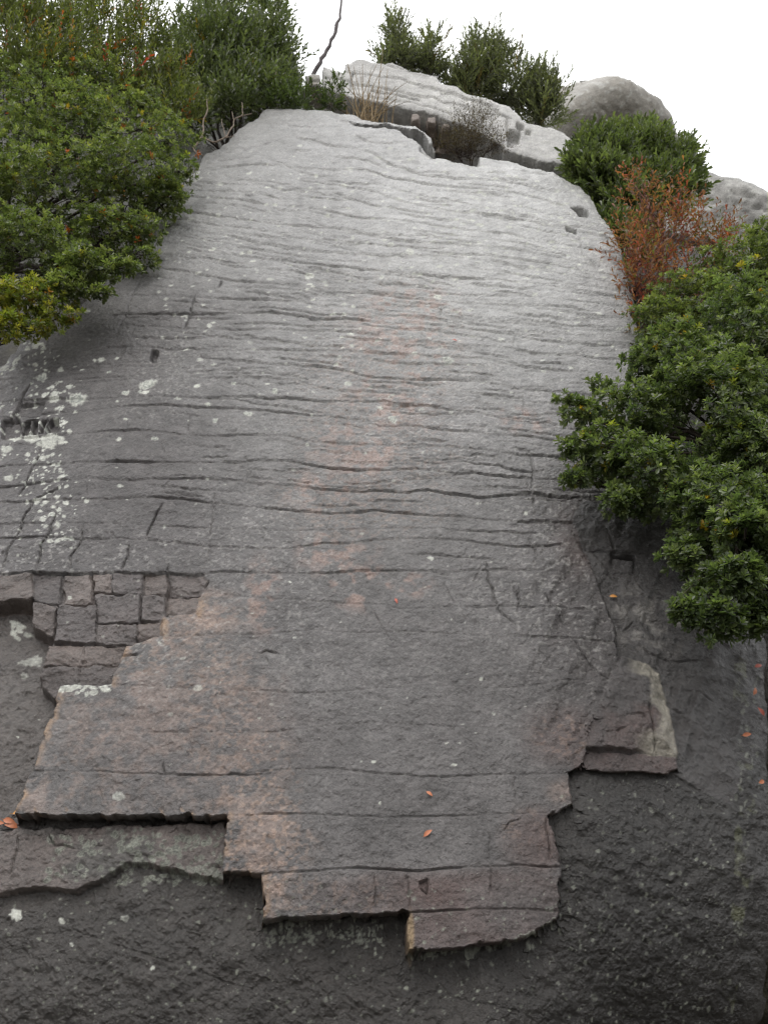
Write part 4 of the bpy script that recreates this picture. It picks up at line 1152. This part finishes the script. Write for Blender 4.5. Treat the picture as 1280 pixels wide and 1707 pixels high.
bush('evergreen_bush', 'small dark bush tucked against the left end of the cap ledge', 'bush',
     [(490, 172, 45, 16, 6.8), (550, 176, 26, 10, 6.7), (470, 178, 40, 12, 6.6), (558, 152, 7, 16, 6.75)],
     (500, 305, 7.1), 'shoot', 130, .065, [(.060, .080, .038), (.08, .105, .045)], None, 0, .012, .32, 9, .1, .3, None, 28, 0, twigs=24, shoot_len=.15, lean=(.45, (0, 0, 1)))
bush('evergreen_bush', 'round dense green bush in front of the smooth boulder', 'bush',
     [(1050, 285, 80, 66, 6.4), (1000, 265, 55, 50, 6.2), (1115, 280, 46, 50, 6.4), (1070, 320, 80, 45, 6.2), (1000, 310, 60, 40, 6.0), (1035, 345, 60, 34, 5.95), (1015, 385, 34, 30, 5.85), (1040, 410, 30, 26, 5.8), (985, 290, 40, 30, 5.95), (960, 285, 25, 18, 5.95), (1060, 300, 88, 60, 6.9), (1120, 320, 50, 40, 6.4), (1148, 270, 20, 26, 6.5), (1060, 235, 50, 22, 6.6)],
     (1070, 440, 6.8), 'shoot', 95, .075, [(.105, .128, .066), (.138, .162, .08), (.082, .104, .056)], None, 0, .022, .32, 10, .08, .4, None, 29, 0, twigs=50, shoot_len=.13, lean=(.3, (.25, 0, .9)), gfreq=3)  # mist painted in through lighter leaf colours
# --- skyline trees
def sky_tree(label, lobes, base_px, seed, dens, gap, group):
    return bush('pine_tree', label, 'tree', lobes, base_px, 'shoot', dens * .62, .095, [(.14, .15, .10), (.17, .18, .12), (.115, .125, .085)], [(.16, .12, .06)], .04, .02, .24, 14, gap + .12, .0, group, seed, 0, M_DULL, 130, .36, None,  # pale greyish palette has the distant mist painted in
                (.5, (.12, 0, 1)), .5, gfreq=2.6)


sky_tree('wide feathery tree with upright shoots on the skyline between ledge and boulder',
         [(800, 126, 45, 55, 9.0), (850, 146, 45, 50, 9.0), (900, 181, 40, 40, 9.0), (775, 146, 40, 34, 9.0), (830, 101, 30, 34, 9.0), (920, 161, 18, 34, 9.0), (840, 186, 80, 36, 9.2), (765, 165, 50, 24, 9.1), (900, 205, 44, 26, 9.1), (810, 150, 60, 30, 9.3), (790, 91, 20, 26, 9.2), (890, 146, 24, 30, 9.1)], (850, 400, 9.8), 31, 120, .14, 'trees on the skyline')
sky_tree('slim sparse sapling left of the wide feathery tree, standing above the ledge top',
         [(656, 71, 16, 42, 8.6), (664, 108, 26, 24, 8.6), (640, 116, 14, 14, 8.6), (665, 118, 34, 14, 8.7)], (664, 300, 8.9), 32, 170, .1, 'trees on the skyline')
sky_tree('short thin sapling between the slim sapling and the wide feathery tree',
         [(720, 82, 14, 40, 8.8), (712, 116, 32, 22, 8.8), (742, 102, 12, 22, 8.8), (690, 120, 14, 14, 8.8), (715, 128, 44, 16, 8.9)], (712, 300, 9.1), 33, 150, .1, 'trees on the skyline')
sky_tree('dark drooping tree crown cut by the top edge of the photo, upper left',
         [(150, 10, 60, 30, 9.5), (230, 25, 50, 35, 9.5), (100, 15, 40, 25, 9.5), (170, -40, 90, 40, 9.5)], (170, 140, 9.8), 34, 50, .25, 'trees on the skyline')
# --- autumn shrub
rt = bush('autumn_shrub', 'rust red autumn shrub with thin leaves between round bush and right bush', 'shrub',
          [(1085, 370, 45, 60, 5.3), (1130, 400, 70, 55, 5.3), (1190, 410, 45, 45, 5.4), (1080, 460, 40, 60, 5.1), (1150, 470, 60, 40, 5.2), (1060, 312, 18, 34, 5.3), (1050, 420, 30, 60, 5.2), (1062, 480, 30, 60, 5.1), (1140, 340, 30, 30, 5.4), (1070, 530, 20, 30, 5.0), (1210, 440, 30, 40, 5.4)],
          (1120, 580, 5.4), 'shoot', 30, .050, [(.25, .085, .065), (.19, .068, .055), (.26, .12, .07), (.15, .085, .06)], [(.12, .13, .05), (.33, .07, .06), (.10, .11, .045)], .22, .011, .3, 7, .25, .25, None, 41, 0, M_DULL, 340, .2, M_RED, (.35, (.1, -.2, .9)), .9, gfreq=3)
# --- dry brown shrub in the notch
bush('dry_shrub', 'leafless brown shrub of fine twigs growing in the notch under the ledge', 'shrub',
     [(780, 235, 50, 30, 6.5), (790, 205, 36, 30, 6.6), (760, 250, 34, 18, 6.4), (830, 240, 24, 20, 6.5), (780, 250, 50, 18, 6.45)], (785, 290, 6.7), 'shoot', 190, .024, [(.055, .038, .03), (.075, .052, .04), (.045, .034, .028)], [(.13, .10, .06)], .05,
     .008, .3, 8, .1, .2, None, 42, 0, M_DULL, 260, .16, bark_material('brown_twig', (.075, .05, .04)), (.4, (0, 0, 1)), .7)


# --- things made of bare twigs
def twig_thing(name, label, cat, paths, base_px, mat, part='stem'):
    bp = at(*base_px)
    root = empty(name, bp)
    tag(root, label, cat)
    for (pts, r0, r1) in paths:
        t = Tubes()
        P = np.array([at(*p) for p in pts])
        if name == 'bare_twigs': r0, r1 = r0 * .6, r1 * .6
        # refine
        tt = np.linspace(0, len(P) - 1, len(P) * 3)
        P = np.stack([np.interp(tt, np.arange(len(P)), P[:, i]) for i in range(3)], 1)
        P += RNG.normal(0, r0 * .25, P.shape)
        t.add(P, r0, r1, 6)
        link(part, t.mesh(part, bp), mat, root)
    return root


twig_thing('dead_branch', 'single bare curved branch rising against the white sky', 'branch',
           [([(500, 175, 7.6), (522, 125, 7.6), (536, 100, 7.6), (548, 76, 7.6), (560, 50, 7.6), (567, 25, 7.6), (569, -12, 7.6)], .035, .018), ([(558, 55, 7.6), (559, 42, 7.6), (561, 36, 7.6)], .014, .008)], (536, 100, 7.6), bark_material('grey_branch', (.10, .085, .085)))
tl1 = lambda pts: [(x * .375, y * .375, 5.75) for x, y in pts]
twig_thing('bare_twigs', 'crooked pale leafless twigs poking out over the upper left slab edge', 'twigs',
           [(tl1([(860, 660), (905, 600), (905, 540), (925, 490), (920, 440)]), .016, .008), (tl1([(900, 610), (955, 635), (1005, 610), (1040, 560), (1040, 530), (1080, 510), (1078, 455)]), .016, .007),
            (tl1([(1005, 610), (990, 560), (985, 530)]), .010, .006), (tl1([(1075, 515), (1120, 505)]), .009, .005), (tl1([(1038, 530), (1032, 495)]), .009, .005), (tl1([(860, 660), (880, 690), (905, 690)]), .012, .006),
            (tl1([(1000, 612), (1045, 605)]), .01, .005)], (330, 250, 5.75), M_PALE)

# dry grass tuft
gr = empty('grass_tuft', at(615, 205, 6.9))
tag(gr, 'tuft of tall dry straw grass in front of the ledge', 'grass tuft')
rng = np.random.default_rng(51)
gm = bark_material('straw', (.30, .22, .12))
gb = np.array(gr.location)
for k in range(46):
    t = Tubes()
    x0 = rng.normal(615, 16)
    x1 = x0 + rng.normal(0, 26)
    hgt_ = rng.uniform(28, 70) if k > 9 else rng.uniform(85, 125)
    p0 = at(x0, 206, 6.85 + rng.normal(0, .08)); p1 = at(x1, 206 - hgt_, 6.85 + rng.normal(0, .1))
    mid = (p0 + p1) / 2 + np.array([(x0 - x1) * .0012, 0, .05])
    tt = np.linspace(0, 1, 6)[:, None]
    t.add((1 - tt) ** 2 * p0 + 2 * tt * (1 - tt) * mid + tt ** 2 * p1, .009, .003, 3)
    link('grass_blade', t.mesh('grass_blade', gb), gm, gr)


# ------------------------------------------------------------------ fallen leaves on the rock
def leaf_mat(name, c):
    m, nt, b = new_mat(name)
    n = N(nt, 'ShaderNodeTexNoise', Scale=90.0, Detail=3.0)
    geo = N(nt, 'ShaderNodeNewGeometry'); nt.links.new(geo.outputs['Position'], n.inputs['Vector'])
    mx = N(nt, 'ShaderNodeMix', data_type='RGBA'); mx.inputs['A'].default_value = (*c, 1); mx.inputs['B'].default_value = (c[0] * .55, c[1] * .5, c[2] * .5, 1)
    nt.links.new(n.outputs[0], mx.inputs['Factor']); nt.links.new(mx.outputs['Result'], b.inputs['Base Color'])
    b.inputs['Roughness'].default_value = .5
    return m


FL = leaf_mat('orange_dead_leaf', (.50, .17, .07))
FR = leaf_mat('red_dead_leaf', (.45, .10, .06))
FY = leaf_mat('amber_dead_leaf', (.55, .25, .05))


def fallen(px, py, length_px, ang, mat, label, group=None, lift=.006):
    p, n = surf(px, py)
    L_ = length_px * mpp(p)
    W_ = L_ * .45
    V, Fs = [], []
    ns = 7
    for i in range(ns):
        t = i / (ns - 1)
        w = W_ * .5 * math.sin(math.pi * min(1, t ** .8 * .96 + .02)) ** .8
        z = .10 * L_ * math.sin(t * math.pi)
        for s__ in (-1, 0, 1):
            V.append(((t - .5) * L_, s__ * w, z + abs(s__) * w * .35))
    for i in range(ns - 1):
        for j in range(2):
            a = i * 3 + j
            Fs.append([a, a + 3, a + 4, a + 1])
    me = np_mesh('fallen_leaf', np.array(V), np.array(Fs), 4)
    o = link('fallen_leaf', me, mat)
    q = Vector(n).to_track_quat('Z', 'X').to_matrix().to_4x4()
    # align so that ang is measured from the level direction on the rock
    ex = Vector((1, 0, 0)); ez = Vector(n).normalized(); ey = ez.cross(ex).normalized(); ex = ey.cross(ez)
    R = Matrix((ex, ey, ez)).transposed().to_4x4()
    o.matrix_world = Matrix.Translation(Vector(p + n * lift)) @ R @ Matrix.Rotation(math.radians(ang), 4, 'Z')
    t = Tubes()
    t.add(np.array([[-.5 * L_, 0, 0], [-.58 * L_, .01 * L_, .03 * L_], [-.68 * L_, .03 * L_, .05 * L_]]), .02 * L_, .012 * L_, 4)
    link('stalk', t.mesh('stalk', np.zeros(3)), mat, o)
    tag(o, label, 'leaf', group)
    return o


fallen(712, 1407, 17, 35, FL, 'largest orange fallen leaf on the lower slab, lying flat')
fallen(714, 1342, 13, -40, FL, 'narrow orange leaf on the slab above the largest fallen leaf')
fallen(659, 1026, 11, -70, FR, 'tiny red leaf lying on the middle of the slab')
fallen(1016, 1011, 13, 0, FY, 'amber leaf lying level on the dark rock below the right bush')
fallen(755, 588, 9, -30, FR, 'small red leaf high on the slab near a white lichen spot')
lr2 = random.Random(8)
HEAP = ['topmost', 'lowest', 'leftmost', 'rightmost', 'central']
for k in range(5):
    fallen(14 + [0, 2, -16, 15, 1][k], 1372 + [-8, 7, 1, 2, 0][k], lr2.uniform(20, 27), lr2.uniform(0, 360), lr2.choice([FL, FL, FR, FY]), HEAP[k] + ' orange dead leaf in the heap at the left foot of the slab', 'heap of dead leaves by the slab corner', .01 + .012 * (k % 4))
for (x, y, a, w_) in [(1268, 1098, 20, 'uppermost'), (1258, 1140, 60, 'second highest'), (1272, 1172, 120, 'middle'), (1250, 1212, 10, 'second lowest'), (1270, 1290, 20, 'lowest')]:
    fallen(x, y, 15, a, lr2.choice([FL, FR]), w_ + ' reddish dead leaf on the dark mossy slope at the right edge', 'dead leaves on the right mossy slope', .03)
print('done', sum(len(o.data.polygons) for o in bpy.data.objects if o.type == 'MESH'), len(bpy.data.objects))
